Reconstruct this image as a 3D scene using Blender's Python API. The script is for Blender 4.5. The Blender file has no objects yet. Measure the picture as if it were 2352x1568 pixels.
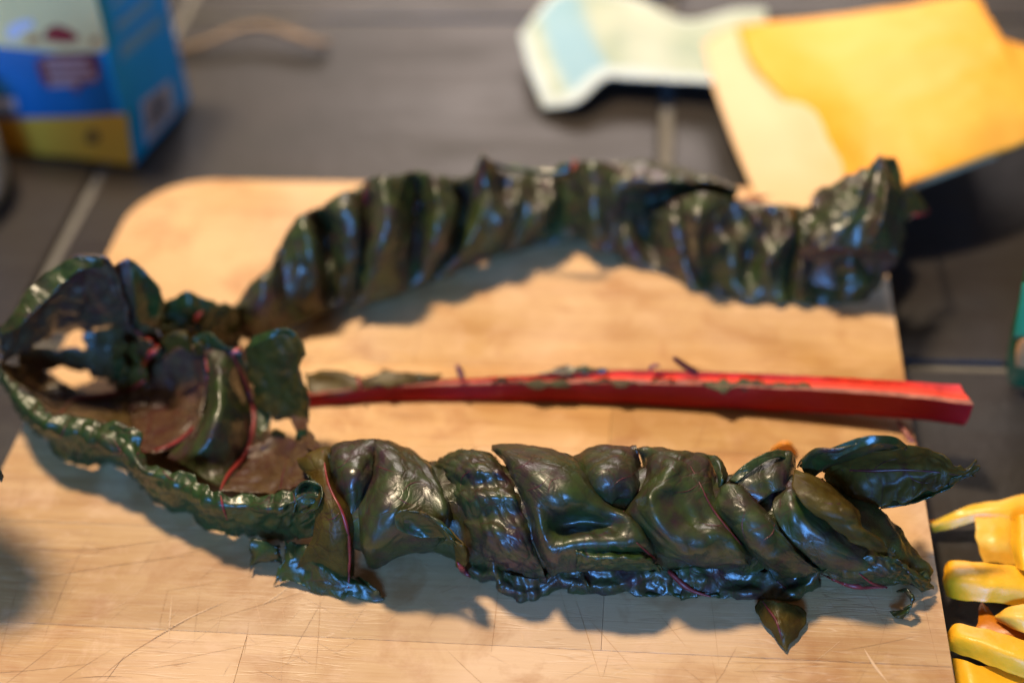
import bpy, bmesh, math, random
import numpy as np
from mathutils import Vector, Matrix
from mathutils.bvhtree import BVHTree

random.seed(7); RNG = np.random.RandomState(7)
S = bpy.context.scene
COL = S.collection

# ------------------------------------------------------------------ camera
# photo frame measured as 2352 x 1568 px; 50 mm lens on a 36 mm sensor
FPX = 50/36*2352
CX, CY = 1176.0, 784.0
_d = np.array([431, -3112, 3472.0]); _u = 250.0
_dn = np.array([_u, (3472.0**2+431*_u)/3112, 3472.0])
_d /= np.linalg.norm(_d); _dn /= np.linalg.norm(_dn)
_x = np.cross(_dn, _d)
RW = np.array([_x, _d, -_dn])            # camera axes (right, down, forward) -> world (X, Y, Z)
def ray(x, y):
    r = np.array([x-CX, y-CY, FPX]); r = r/np.linalg.norm(r)
    return RW @ r
_a, _b = ray(-29, 1144), ray(2124, 1144)
_wa, _wb = _a/-_a[2], _b/-_b[2]
HCAM = 0.30/np.linalg.norm(_wb-_wa)       # the board is 0.30 m wide
_c = ray(1176, 1000); _c = _c/-_c[2]*HCAM
CAM = np.array([-_c[0], -_c[1], HCAM])    # board top is z = 0
def P(x, y, h=0.0):                       # point seen at (x, y) lying h mm above the board top
    r = ray(x, y); t = (h*0.001-CAM[2])/r[2]
    return CAM+t*r
cam = bpy.data.cameras.new('camera'); camo = bpy.data.objects.new('camera', cam); COL.objects.link(camo)
M = Matrix(((RW[0, 0], -RW[0, 1], -RW[0, 2], CAM[0]), (RW[1, 0], -RW[1, 1], -RW[1, 2], CAM[1]),
            (RW[2, 0], -RW[2, 1], -RW[2, 2], CAM[2]), (0, 0, 0, 1)))
camo.matrix_world = M
cam.lens = 50; cam.sensor_width = 36; cam.clip_start = 0.01; cam.clip_end = 50
cam.dof.use_dof = True
cam.dof.focus_distance = float((P(1250, 1240, 22)-CAM) @ RW[:, 2])
cam.dof.aperture_fstop = 3.6
S.camera = camo

# ------------------------------------------------------------------ light
w = bpy.data.worlds.new('World'); S.world = w; w.use_nodes = True
bg = w.node_tree.nodes['Background']; bg.inputs[0].default_value = (1.0, 0.80, 0.66, 1); bg.inputs[1].default_value = 0.15
def area(name, loc, target, sx, sy, power, color, shape='RECTANGLE'):
    l = bpy.data.lights.new(name, 'AREA'); l.shape = shape; l.size = sx; l.size_y = sy
    l.energy = power; l.color = color
    o = bpy.data.objects.new(name, l); COL.objects.link(o); o.location = loc
    o.rotation_euler = (Vector(target)-Vector(loc)).to_track_quat('-Z', 'Y').to_euler()
    return o
lamp = area('kitchen_lamp', (-0.34, 0.28, 1.34), (0.0, 0.85, 0), 0.18, 0.18, 23, (1.0, 0.79, 0.54), 'DISK'); lamp.data.spread = math.radians(105)      # shaded lamp aimed past the board
area('bounce_sheen_light', (-0.1, 2.0, 1.05), (0, 0.15, 0), 1.0, 0.55, 17, (1.0, 0.86, 0.80))  # added soft panel standing in for ceiling bounce, set low behind for sheen
area('window_light', (-0.10, -1.75, 0.76), (0, 0, 0), 0.50, 0.38, 48, (0.12, 0.39, 1.0))
S.view_settings.view_transform = 'Standard'; S.view_settings.look = 'None'
S.view_settings.exposure = 0.0; S.view_settings.gamma = 1.0

# ------------------------------------------------------------------ helpers
def link(name, mesh, mats, parent=None, smooth=True):
    for m in (mats if isinstance(mats, (list, tuple)) else [mats]): mesh.materials.append(m)
    if smooth:
        for p in mesh.polygons: p.use_smooth = True
    o = bpy.data.objects.new(name, mesh); COL.objects.link(o)
    if parent is not None: o.parent = parent
    return o
def tag(o, label=None, cat=None, group=None, kind=None):
    if label: o['label'] = label
    if cat: o['category'] = cat
    if group: o['group'] = group
    if kind: o['kind'] = kind
    return o
def thing(name, loc, label, cat, group=None):
    o = bpy.data.objects.new(name, None); COL.objects.link(o); o.empty_display_size = 0.02
    o.location = Vector(loc); return tag(o, label, cat, group)
def child(o, parent):                     # keep world coordinates under an Empty that is only translated
    o.parent = parent; o.matrix_parent_inverse = Matrix.Translation(-Vector(parent.location)); return o
def pmesh(name, verts, faces, uvs=None):
    me = bpy.data.meshes.new(name); me.from_pydata([tuple(v) for v in verts], [], faces); me.update()
    if uvs is not None:
        ul = me.uv_layers.new(name='UVMap'); li = np.zeros(len(me.loops), dtype=np.int32)
        me.loops.foreach_get('vertex_index', li)
        ul.data.foreach_set('uv', np.asarray(uvs, dtype=np.float32)[li].ravel())
    return me
def crom(pts, n):                         # Catmull-Rom through the points, n samples evenly along it
    p = np.asarray(pts, float)
    if len(p) == 1: return np.repeat(p, n, 0)
    q = np.vstack([2*p[0]-p[1], p, 2*p[-1]-p[-2]]); out = []
    for i in range(1, len(q)-2):
        t = np.linspace(0, 1, 14, endpoint=False)[:, None]
        a, b, c, d = q[i-1], q[i], q[i+1], q[i+2]
        out.append(0.5*((2*b)+(-a+c)*t+(2*a-5*b+4*c-d)*t*t+(-a+3*b-3*c+d)*t**3))
    o = np.vstack(out+[p[-1:]])
    s = np.r_[0, np.cumsum(np.linalg.norm(np.diff(o[:, :3], axis=0), axis=1))]
    t = np.linspace(0, s[-1], n)
    return np.stack([np.interp(t, s, o[:, k]) for k in range(o.shape[1])], 1)
def crom_u(p, n):                         # Catmull-Rom uniform in parameter, along axis 0 of (k, m, 3)
    q = np.concatenate([2*p[:1]-p[1:2], p, 2*p[-1:]-p[-2:-1]], 0)
    k = p.shape[0]-1; t = np.linspace(0, k, n); i = np.minimum(t.astype(int), k-1); f = (t-i)[:, None, None]
    a, b, c, d = q[i], q[i+1], q[i+2], q[i+3]
    return 0.5*((2*b)+(-a+c)*f+(2*a-5*b+4*c-d)*f*f+(-a+3*b-3*c+d)*f**3)
_perm = RNG.permutation(4096)
def _h3(i, j, k): return _perm[(_perm[(_perm[i & 4095]+j) & 4095]+k) & 4095]/4095.0
def vnoise(p):
    i = np.floor(p).astype(int); f = p-i; f = f*f*(3-2*f); r = 0
    for a in (0, 1):
        for b in (0, 1):
            for c in (0, 1):
                wgt = (f[..., 0] if a else 1-f[..., 0])*(f[..., 1] if b else 1-f[..., 1])*(f[..., 2] if c else 1-f[..., 2])
                r = r+wgt*_h3(i[..., 0]+a, i[..., 1]+b, i[..., 2]+c)
    return r*2-1
def fbm(p, oct=3):
    r = 0; a = 1.0
    for k in range(oct): r = r+a*vnoise(p*2**k+17.3*k); a *= 0.5
    return r
def vor(uv, seed):                        # F2-F1 of a jittered grid (uv in cells)
    i = np.floor(uv).astype(int); best = np.full(uv.shape[:-1]+(2,), 9.0)
    for a in (-1, 0, 1):
        for b in (-1, 0, 1):
            ci, cj = i[..., 0]+a, i[..., 1]+b
            px = ci+_h3(ci, cj, np.full_like(ci, seed)); py = cj+_h3(ci, cj, np.full_like(ci, seed+77))
            d = np.hypot(uv[..., 0]-px, uv[..., 1]-py)
            f1 = np.minimum(best[..., 0], d); f2 = np.where(d < best[..., 0], best[..., 0], np.minimum(best[..., 1], d))
            best = np.stack([f1, f2], -1)
    return best[..., 1]-best[..., 0]
BVHS = {}
_seed = [3]
def sheet(name, curves, mats, parent=None, nu=44, nv=44, thick=0.45, crinkle=0.5, cell=9.0, bull=0.5, big=0.6, ragged=0.0, bvh=None, wrap=False, flip=False, puck=None):
    """loft a sheet through curves of 3-D points, then crease it like a leaf; sizes in mm"""
    _seed[0] += 1; sd = _seed[0]
    cs = []
    for c in curves:
        c = [np.asarray(q, float) for q in c]
        if wrap: c = [c[0]+np.array([0, 0.010, -0.013])]+c
        cs.append(crom(c, nv))
    g = crom_u(np.array(cs), nu)          # (nu, nv, 3)
    du = np.gradient(g, axis=0); dv = np.gradient(g, axis=1)
    n = np.cross(du, dv); n /= (np.linalg.norm(n, axis=2, keepdims=True)+1e-12)
    if float((n*(CAM-g)).sum(2).mean()) < 0: flip = not flip      # first material goes on the side turned up
    if flip: n = -n
    lu = np.cumsum(np.linalg.norm(du, axis=2).mean(1))*1000; lv = np.cumsum(np.linalg.norm(dv, axis=2).mean(0))*1000
    U, V = np.meshgrid(lu, lv, indexing='ij')
    uv = np.stack([U, V], -1)
    q = g*1000
    warp = np.stack([fbm(q/9+sd), fbm(q/9+sd+40)], -1)
    f = vor((uv+warp*2.2)/cell+sd*13, sd)
    pil = np.clip(f/0.55, 0, 1); pil = pil*pil*(3-2*pil)
    d = bull*0.8*(pil-0.6)+crinkle*fbm(q/6.5+sd*3.1, 2)*0.55+big*vnoise(q/16+sd*5.7)+crinkle*0.45*fbm(q/2.6+sd*1.7, 2)+big*0.55*vnoise(q/7.5+sd*2.9)
    if puck:                              # pillows between sharp cross creases along a gathered edge
        ph = U/puck[1]+1.1*vnoise(np.stack([U/puck[1]*0.6, U*0+sd, U*0], -1))+0.05*V*vnoise(np.stack([U/14, V/9, U*0+sd], -1))
        d = d+puck[0]*(np.abs(np.sin(math.pi*ph))**0.55-0.6)*(0.55+0.45*vnoise(np.stack([U/11, V/6, U*0+sd*2], -1)))
    g = g+n*(d*0.001)[..., None]
    if ragged:                            # uneven free edges
        e = np.stack([vnoise(np.stack([V*0.35, V*0+sd, V*0], -1)), vnoise(np.stack([U*0.35, U*0+sd, U*0+9], -1))], -1)*ragged*0.001
        iu = np.linspace(0, 1, nu)[:, None]; iv = np.linspace(0, 1, nv)[None, :]
        wu = np.exp(-(np.minimum(iu, 1-iu)/0.05)**2)*np.sign(iu-0.5); wv = np.exp(-(np.minimum(iv, 1-iv)/0.05)**2)*np.sign(iv-0.5)
        tu = du/(np.linalg.norm(du, axis=2, keepdims=True)+1e-12); tv = dv/(np.linalg.norm(dv, axis=2, keepdims=True)+1e-12)
        g = g+tu*(wu*e[..., 0])[..., None]+tv*(wv*e[..., 1])[..., None]
    idx = np.arange(nu*nv).reshape(nu, nv)
    a, b, c, e2 = idx[:-1, :-1].ravel(), idx[1:, :-1].ravel(), idx[1:, 1:].ravel(), idx[:-1, 1:].ravel()
    faces = np.stack([a, b, c, e2] if not flip else [a, e2, c, b], 1).tolist()
    vs = g.reshape(-1, 3)
    me = pmesh(name, vs, faces, (uv.reshape(-1, 2)+sd*37)/100.0)
    o = link(name, me, mats)
    if parent is not None: child(o, parent)
    if thick:
        so = o.modifiers.new('thick', 'SOLIDIFY'); so.thickness = thick*0.001; so.offset = -1
        if isinstance(mats, (list, tuple)) and len(mats) > 1: so.material_offset = 1; so.material_offset_rim = 0
    if bvh: BVHS.setdefault(bvh, []).append(BVHTree.FromPolygons([tuple(v) for v in vs], faces))
    return o
def hit(x, y, key, h=2.0):
    r = ray(x, y); best = None
    for t in BVHS.get(key, []):
        loc, n, i, d = t.ray_cast(Vector(CAM), Vector(r))
        if loc is not None and (best is None or d < best): best = d
    return CAM+best*r if best is not None else P(x, y, h)
def tube(name, pts, rads, mat, parent=None, nseg=8, n=40, wob=0.0, flat=1.0):
    rads = [rads[0]*0.35, *rads, rads[-1]*0.35] if name == 'vein' else rads
    pr = np.column_stack([np.asarray(pts), np.interp(np.linspace(0, 1, len(pts)), np.linspace(0, 1, len(rads)), rads)])
    c = crom(pr, n); p, r = c[:, :3], c[:, 3]
    t = np.gradient(p, axis=0); t /= np.linalg.norm(t, axis=1, keepdims=True)+1e-12
    up = np.array([0.05, 0.3, 1.0]); vs = []; fs = []
    for i in range(n):
        s = np.cross(t[i], up); s /= np.linalg.norm(s); u2 = np.cross(s, t[i])
        for k in range(nseg):
            a = 2*math.pi*k/nseg; rr = r[i]*0.001*(1+wob*RNG.uniform(-1, 1))
            vs.append(p[i]+rr*(math.cos(a)*s+flat*math.sin(a)*u2))
    for i in range(n-1):
        for k in range(nseg):
            k2 = (k+1) % nseg; fs.append((i*nseg+k, i*nseg+k2, (i+1)*nseg+k2, (i+1)*nseg+k))
    fs.append(tuple(range(nseg-1, -1, -1))); fs.append(tuple((n-1)*nseg+k for k in range(nseg)))
    L = np.r_[0, np.cumsum(np.linalg.norm(np.diff(p, axis=0), axis=1))]
    uv = [(L[i]*10, k/nseg) for i in range(n) for k in range(nseg)]
    o = link(name, pmesh(name, vs, fs, uv), mat)
    if parent is not None: child(o, parent)
    return o
def poly_prism(name, pts2, z0, z1, mat, parent=None, bev=0.0, smooth=False):
    bm = bmesh.new()
    lo = [bm.verts.new((x, y, z0)) for x, y in pts2]; f = bm.faces.new(lo)
    r = bmesh.ops.extrude_face_region(bm, geom=[f]); vv = [e for e in r['geom'] if isinstance(e, bmesh.types.BMVert)]
    for v in vv: v.co.z = z1
    bmesh.ops.recalc_face_normals(bm, faces=bm.faces)
    if bev:
        top = [e for e in bm.edges if all(abs(v.co.z-z1) < 1e-7 for v in e.verts)]
        bmesh.ops.bevel(bm, geom=top, offset=bev, segments=2, profile=0.5, affect='EDGES', clamp_overlap=True)
    me = bpy.data.meshes.new(name); bm.to_mesh(me); bm.free()
    o = link(name, me, mat, None, smooth)
    if parent is not None: child(o, parent)
    return o

# ------------------------------------------------------------------ materials
class NT:
    def __init__(s, name):
        s.m = bpy.data.materials.new(name); s.m.use_nodes = True; s.t = s.m.node_tree; s.n = s.t.nodes
        s.b = s.n['Principled BSDF']; s.out = s.n['Material Output']
    def new(s, typ, **kw):
        nd = s.n.new(typ)
        for k, v in kw.items(): setattr(nd, k, v)
        return nd
    def l(s, a, b): s.t.links.new(a, b)
    def noise(s, vec, scale, detail=4, rough=0.55, dist=0.0):
        nd = s.new('ShaderNodeTexNoise'); nd.inputs['Scale'].default_value = scale; nd.inputs['Detail'].default_value = detail
        nd.inputs['Roughness'].default_value = rough; nd.inputs['Distortion'].default_value = dist
        if vec is not None: s.l(vec, nd.inputs['Vector'])
        return nd.outputs['Fac']
    def ramp(s, fac, stops):
        r = s.new('ShaderNodeValToRGB'); e = r.color_ramp.elements
        while len(e) < len(stops): e.new(0.5)
        for el, (p, c) in zip(e, stops): el.position = p; el.color = (c[0], c[1], c[2], 1) if not isinstance(c, (int, float)) else (c, c, c, 1)
        s.l(fac, r.inputs[0]); return r.outputs[0]
    def mix(s, f, a, b, mode='MIX'):
        m = s.new('ShaderNodeMix', data_type='RGBA', blend_type=mode)
        for sock, v in ((m.inputs[0], f), (m.inputs[6], a), (m.inputs[7], b)):
            if hasattr(v, 'is_linked'): s.l(v, sock)
            elif isinstance(v, (int, float)): sock.default_value = v
            else: sock.default_value = (v[0], v[1], v[2], 1)
        return m.outputs[2]
    def math(s, op, a, b=0.0, c=None):
        m = s.new('ShaderNodeMath', operation=op)
        for i, v in enumerate((a, b) if c is None else (a, b, c)):
            if hasattr(v, 'is_linked'): s.l(v, m.inputs[i])
            else: m.inputs[i].default_value = v
        return m.outputs[0]
    def coord(s, k='Object'): return s.new('ShaderNodeTexCoord').outputs[k]
    def mapping(s, vec, scale=(1, 1, 1), rot=(0, 0, 0), loc=(0, 0, 0)):
        m = s.new('ShaderNodeMapping'); m.inputs['Scale'].default_value = scale; m.inputs['Rotation'].default_value = rot; m.inputs['Location'].default_value = loc
        s.l(vec, m.inputs['Vector']); return m.outputs[0]
    def bump(s, h, strength=0.3, dist=0.001, normal=None):
        b = s.new('ShaderNodeBump'); b.inputs['Strength'].default_value = strength; b.inputs['Distance'].default_value = dist
        s.l(h, b.inputs['Height'])
        if normal is not None: s.l(normal, b.inputs['Normal'])
        s.l(b.outputs[0], s.b.inputs['Normal']); return b.outputs[0]
    def col(s, c):
        if hasattr(c, 'is_linked'): s.l(c, s.b.inputs['Base Color'])
        else: s.b.inputs['Base Color'].default_value = (c[0], c[1], c[2], 1)
    def rough(s, r):
        if hasattr(r, 'is_linked'): s.l(r, s.b.inputs['Roughness'])
        else: s.b.inputs['Roughness'].default_value = r

def leaf_mat(name, green, purple, bias, rough, trans, tcol, vein=(0.06, 0.012, 0.014), ior=1.50, coat=0.30):
    m = NT(name); oc = m.new('ShaderNodeNewGeometry').outputs['Position']; uv = m.coord('UV')
    n1 = m.noise(oc, 38, 5, 0.6, 0.6)
    k = m.ramp(n1, [(max(0, bias-0.13), 0.0), (min(1, bias+0.13), 1.0)])
    c = m.mix(k, green, purple)
    n2 = m.noise(oc, 160, 4, 0.6)
    c = m.mix(m.ramp(n2, [(0.35, 0.0), (0.75, 1.0)]), c, tuple(x*1.9 for x in green))
    # net of fine veins
    wv = m.new('ShaderNodeVectorMath', operation='ADD')
    nz = m.new('ShaderNodeTexNoise'); nz.inputs['Scale'].default_value = 20; m.l(uv, nz.inputs['Vector'])
    sc = m.new('ShaderNodeVectorMath', operation='SCALE'); sc.inputs['Scale'].default_value = 0.035; m.l(nz.outputs['Color'], sc.inputs[0])
    m.l(uv, wv.inputs[0]); m.l(sc.outputs[0], wv.inputs[1])
    def edges(scale):
        v = m.new('ShaderNodeTexVoronoi', feature='DISTANCE_TO_EDGE'); v.inputs['Scale'].default_value = scale
        m.l(wv.outputs[0], v.inputs['Vector']); return v.outputs['Distance']
    e1 = edges(17); e2 = edges(48)
    v1 = m.ramp(e1, [(0.0, 1.0), (0.035, 0.0)])
    msk = m.ramp(m.noise(oc, 55, 2), [(0.42, 0.0), (0.6, 0.75)])
    c = m.mix(m.math('MULTIPLY', v1, msk), c, vein)
    m.col(c)
    rn = m.noise(oc, 110, 4, 0.65)
    m.rough(m.ramp(rn, [(0.3, rough-0.10), (0.7, rough+0.12)]))
    m.b.inputs['IOR'].default_value = ior
    m.b.inputs['Coat Weight'].default_value = coat; m.b.inputs['Coat Roughness'].default_value = 0.24; m.b.inputs['Coat IOR'].default_value = 1.5   # wet waxy skin
    h = m.math('ADD', m.math('MULTIPLY', m.ramp(e1, [(0, 0.0), (0.10, 1.0)]), 1.0), m.math('MULTIPLY', m.ramp(e2, [(0, 0.0), (0.16, 1.0)]), 0.45))
    h = m.math('ADD', h, m.math('MULTIPLY', m.noise(oc, 900, 3, 0.6), 0.5))
    h = m.math('MULTIPLY', h, m.ramp(m.noise(oc, 48, 3), [(0.38, 0.25), (0.62, 1.0)]))
    nrm = m.bump(h, 0.40, 0.00030)
    if trans:
        t = m.new('ShaderNodeBsdfTranslucent'); t.inputs[0].default_value = (*tcol, 1); m.l(nrm, t.inputs['Normal'])
        mx = m.new('ShaderNodeMixShader'); mx.inputs[0].default_value = trans
        m.l(m.b.outputs[0], mx.inputs[1]); m.l(t.outputs[0], mx.inputs[2]); m.l(mx.outputs[0], m.out.inputs[0])
    return m.m
LEAF = leaf_mat('chard_leaf_top', (0.021, 0.034, 0.006), (0.044, 0.018, 0.019), 0.46, 0.37, 0.12, (0.12, 0.15, 0.015))
UNDER = leaf_mat('chard_leaf_underside', (0.058, 0.040, 0.011), (0.070, 0.030, 0.012), 0.46, 0.46, 0.16, (0.20, 0.12, 0.03))
GREEN = leaf_mat('chard_leaf_green', (0.018, 0.036, 0.007), (0.024, 0.024, 0.009), 0.54, 0.36, 0.16, (0.12, 0.18, 0.02))
PURP = leaf_mat('chard_leaf_purple', (0.058, 0.036, 0.014), (0.070, 0.026, 0.020), 0.40, 0.40, 0.10, (0.14, 0.06, 0.03))
OLIVE = leaf_mat('chard_leaf_olive', (0.085, 0.060, 0.010), (0.085, 0.038, 0.009), 0.55, 0.46, 0.50, (0.36, 0.25, 0.04), ior=1.42, coat=0.05)

def simple(name, col, rough=0.5, var=0.25, scale=60, bump=0.0, sss=0.0, coat=0.0):
    m = NT(name); oc = m.new('ShaderNodeNewGeometry').outputs['Position']; n = m.noise(oc, scale, 5, 0.6)
    m.col(m.mix(m.ramp(n, [(0.3, 0.0), (0.7, 1.0)]), tuple(c*(1-var) for c in col), tuple(min(1, c*(1+var)) for c in col)))
    m.rough(m.ramp(m.noise(oc, scale*2.3, 3), [(0.3, max(0.02, rough-0.07)), (0.7, rough+0.07)]))
    if bump: m.bump(m.noise(oc, scale*5, 5, 0.6), bump, 0.0006)
    if sss: m.b.inputs['Subsurface Weight'].default_value = sss; m.b.inputs['Subsurface Radius'].default_value = (0.004, 0.002, 0.001)
    if coat: m.b.inputs['Coat Weight'].default_value = coat; m.b.inputs['Coat Roughness'].default_value = 0.15
    return m.m
VEIN = simple('red_vein', (0.22, 0.022, 0.020), 0.40, 0.4, 120)
VEIN_DARK = simple('dark_red_vein', (0.085, 0.012, 0.014), 0.40, 0.4, 120)
PINK = simple('pink_cut_rib', (0.55, 0.14, 0.13), 0.4, 0.25, 150)

def wood_mat():
    m = NT('maple_butcher_block'); pos = m.new('ShaderNodeNewGeometry').outputs['Position']
    oi = m.new('ShaderNodeObjectInfo').outputs['Random']
    off = m.new('ShaderNodeCombineXYZ'); m.l(m.math('MULTIPLY', oi, 13.0), off.inputs[0]); m.l(m.math('MULTIPLY', oi, 7.0), off.inputs[1])
    ad = m.new('ShaderNodeVectorMath', operation='ADD'); m.l(pos, ad.inputs[0]); m.l(off.outputs[0], ad.inputs[1])
    p = ad.outputs[0]
    g1 = m.noise(m.mapping(p, (3.0, 42, 30)), 3.0, 6, 0.6, 0.9)
    g2 = m.noise(m.mapping(p, (12, 190, 60)), 3.0, 5, 0.65, 0.3)
    bl = m.noise(pos, 9, 4, 0.55, 0.4)
    mo = m.noise(pos, 75, 6, 0.7, 0.5)
    c = m.mix(m.ramp(g1, [(0.3, 0.0), (0.72, 1.0)]), (0.56, 0.34, 0.135), (0.40, 0.205, 0.068))
    c = m.mix(m.ramp(g2, [(0.5, 0.0), (0.78, 0.55)]), c, (0.36, 0.155, 0.055))
    c = m.mix(m.ramp(bl, [(0.40, 0.0), (0.62, 0.75)]), c, (0.68, 0.45, 0.25))
    c = m.mix(m.ramp(mo, [(0.52, 0.0), (0.72, 0.45)]), c, (0.70, 0.45, 0.26))
    c = m.mix(m.ramp(m.noise(pos, 42, 5, 0.6, 0.6), [(0.52, 0.0), (0.68, 0.62)]), c, (0.36, 0.155, 0.048))
    hv = m.new('ShaderNodeHueSaturation'); m.l(c, hv.inputs['Color']); m.l(m.math('ADD', m.math('MULTIPLY', oi, 0.22), 0.88), hv.inputs['Value'])
    # faint cross-hatched knife scratches
    def scr(rot, sc, th, seed):
        v = m.mapping(pos, (sc*0.045, sc, 1), (0, 0, rot), (seed, seed*2, 0))
        n = m.noise(v, 1.0, 2, 0.5, 0.25)
        return m.math('MULTIPLY', m.ramp(n, [(0.5-th, 0.0), (0.5, 1.0), (0.5+th, 0.0)]), m.ramp(m.noise(pos, 14, 3), [(0.42, 0.0), (0.62, 1.0)]))
    sA = m.math('MAXIMUM', scr(0.5, 260, 0.012, 1.3), scr(-0.7, 300, 0.010, 4.1)); sB = m.math('MAXIMUM', scr(1.25, 220, 0.010, 8.8), scr(0.15, 240, 0.010, 6.5))
    c2 = m.mix(m.math('MULTIPLY', sA, 0.35), hv.outputs[0], (0.78, 0.56, 0.34))
    c2 = m.mix(m.math('MULTIPLY', sB, 0.45), c2, (0.22, 0.095, 0.035))
    m.col(c2)
    m.rough(m.ramp(mo, [(0.3, 0.36), (0.75, 0.52)]))
    h = m.math('SUBTRACT', m.math('MULTIPLY', g2, 0.5), m.math('MULTIPLY', m.math('MAXIMUM', sA, sB), 0.8))
    m.bump(h, 0.25, 0.0004)
    return m.m
WOOD = wood_mat()
CUT_DARK = simple('dark_knife_cut', (0.40, 0.215, 0.090), 0.7, 0.3, 300)
CUT_PALE = simple('pale_knife_cut', (0.64, 0.42, 0.22), 0.6, 0.1, 300)

def tile_mat():
    m = NT('slate_tile'); pos = m.new('ShaderNodeNewGeometry').outputs['Position']
    oi = m.new('ShaderNodeObjectInfo').outputs['Random']
    n = m.noise(pos, 7, 6, 0.6, 0.8); n2 = m.noise(m.mapping(pos, (1, 4, 1)), 12, 5, 0.6, 0.4)
    c = m.mix(m.ramp(n, [(0.3, 0.0), (0.7, 1.0)]), (0.011, 0.009, 0.0075), (0.022, 0.0165, 0.014))
    c = m.mix(m.ramp(n2, [(0.45, 0.0), (0.75, 0.7)]), c, (0.012, 0.012, 0.013))
    m.col(c); m.rough(m.ramp(n2, [(0.3, 0.36), (0.7, 0.52)]))
    m.bump(m.noise(pos, 120, 6, 0.65), 0.3, 0.0012)
    return m.m
TILE = tile_mat()
GROUT = simple('grey_grout', (0.13, 0.125, 0.12), 0.9, 0.2, 200, 0.4)

def stem_mat():
    m = NT('red_chard_stem'); uv = m.coord('UV'); pos = m.new('ShaderNodeNewGeometry').outputs['Position']
    st = m.noise(m.mapping(uv, (2.0, 26, 1)), 4, 5, 0.6, 0.2)
    c = m.mix(m.ramp(st, [(0.35, 0.0), (0.7, 1.0)]), (0.26, 0.002, 0.007), (0.40, 0.007, 0.010))
    c = m.mix(m.ramp(m.noise(pos, 160, 4, 0.6), [(0.6, 0.0), (0.8, 0.35)]), c, (0.66, 0.14, 0.09))
    m.col(c); m.rough(0.5); m.b.inputs['IOR'].default_value = 1.35; m.b.inputs['Subsurface Weight'].default_value = 0.05; m.b.inputs['Subsurface Radius'].default_value = (0.004, 0.0008, 0.0006)
    m.bump(st, 0.35, 0.0008); return m.m
STEM = stem_mat()
STEM_IN = simple('stem_cut_inside', (0.72, 0.060, 0.036), 0.55, 0.28, 140, 0.3, 0.1); STEM_IN.node_tree.nodes['Principled BSDF'].inputs['IOR'].default_value = 1.32
STEM_RIM = simple('brown_torn_rim', (0.30, 0.10, 0.07), 0.5, 0.5, 260, 0.3)
SCRAP = leaf_mat('leaf_scrap_grey_green', (0.034, 0.040, 0.012), (0.070, 0.042, 0.022), 0.55, 0.60, 0.1, (0.1, 0.1, 0.02), ior=1.36, coat=0.0)

# ------------------------------------------------------------------ counter: grout bed, tiles
ZC = -0.018; HC = -18.0                   # counter 18 mm below the board top
def quadmesh(name, x0, x1, y0, y1, z, n=1):
    return pmesh(name, [(x0, y0, z), (x1, y0, z), (x1, y1, z), (x0, y1, z)], [(0, 1, 2, 3)])
counter = tag(link('countertop', quadmesh('countertop', -1.6, 1.6, -1.2, 2.2, ZC-0.003), GROUT, None, False), kind='structure')
gx0 = P(223, 400, HC)[0]; gx1 = P(1530, 280, HC)[0]; gy0 = P(2200, 838, HC)[1]
TW = gx1-gx0; gap = 0.005
xs = [gx0+k*TW for k in range(-4, 6)]; TD = TW
ys = [gy0+k*TD for k in range(-4, 7)]
for i in range(len(xs)-1):
    for j in range(len(ys)-1):
        x0, x1, y0, y1 = xs[i]+gap/2, xs[i+1]-gap/2, ys[j]+gap/2, ys[j+1]-gap/2
        if max(abs(x0), abs(x1)) > 1.25 or y0 < -0.75 or y1 > 1.75: continue
        poly_prism('tile', [(x0, y0), (x1, y0), (x1, y1), (x0, y1)], ZC-0.008, ZC+random.uniform(-0.0003, 0.0003), TILE, counter, 0.0018)

# ------------------------------------------------------------------ cutting board of glued staves
bl = P(-29, 1144)[0]; br = P(2124, 1144)[0]
yb = P(640, 415)[1]; yf = P(1176, 1568)[1]-0.045
brd = thing('cutting_board', (0, (yb+yf)/2, ZC), 'worn pale maple cutting board with knife marks under the chard', 'cutting board')
RC = 0.032
def xlim(y):                              # half-outline with rounded corners
    ins = 0.0
    for e, s in ((yb, 1), (yf, -1)):
        d = (e-y)*s
        if d < RC: ins = max(ins, RC-math.sqrt(max(0, RC*RC-(RC-max(d, 0))**2)))
    return bl+ins, br-ins
yj = [P(1176, 1240)[1], P(1176, 1483)[1]]; SW = yj[0]-yj[1]
edges = [yf]+[y for y in sorted(yj[1]+k*SW for k in range(-3, 12)) if yf+0.012 < y < yb-0.012]+[yb]
for a, b in zip(edges[:-1], edges[1:]):
    cuts = [None]
    g = 0.00004
    yy = np.linspace(a+g, b-g, 16)
    if b == yb or a == yf: yy = np.unique(np.r_[yy, (yb-RC*(1-np.cos(np.linspace(0, math.pi/2, 14)))) if b == yb else (yf+RC*(1-np.cos(np.linspace(0, math.pi/2, 14))))]); yy = yy[(yy >= a+g) & (yy <= b-g+1e-9)]
    lim = [xlim(y) for y in yy]
    xsplit = random.uniform(bl+0.08, br-0.08)
    poly_prism('plank', [(l[0], y) for l, y in zip(lim, yy)][::-1]+[(xsplit-g, y) for y in (yy[0], yy[-1])], ZC+0.0005, random.uniform(-0.00004, 0.00004), WOOD, brd, 0.00008)
    poly_prism('plank', [(l[1], y) for l, y in zip(lim, yy)]+[(xsplit+g, y) for y in (yy[-1], yy[0])], ZC+0.0005, random.uniform(-0.00004, 0.00004), WOOD, brd, 0.00008)

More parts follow.
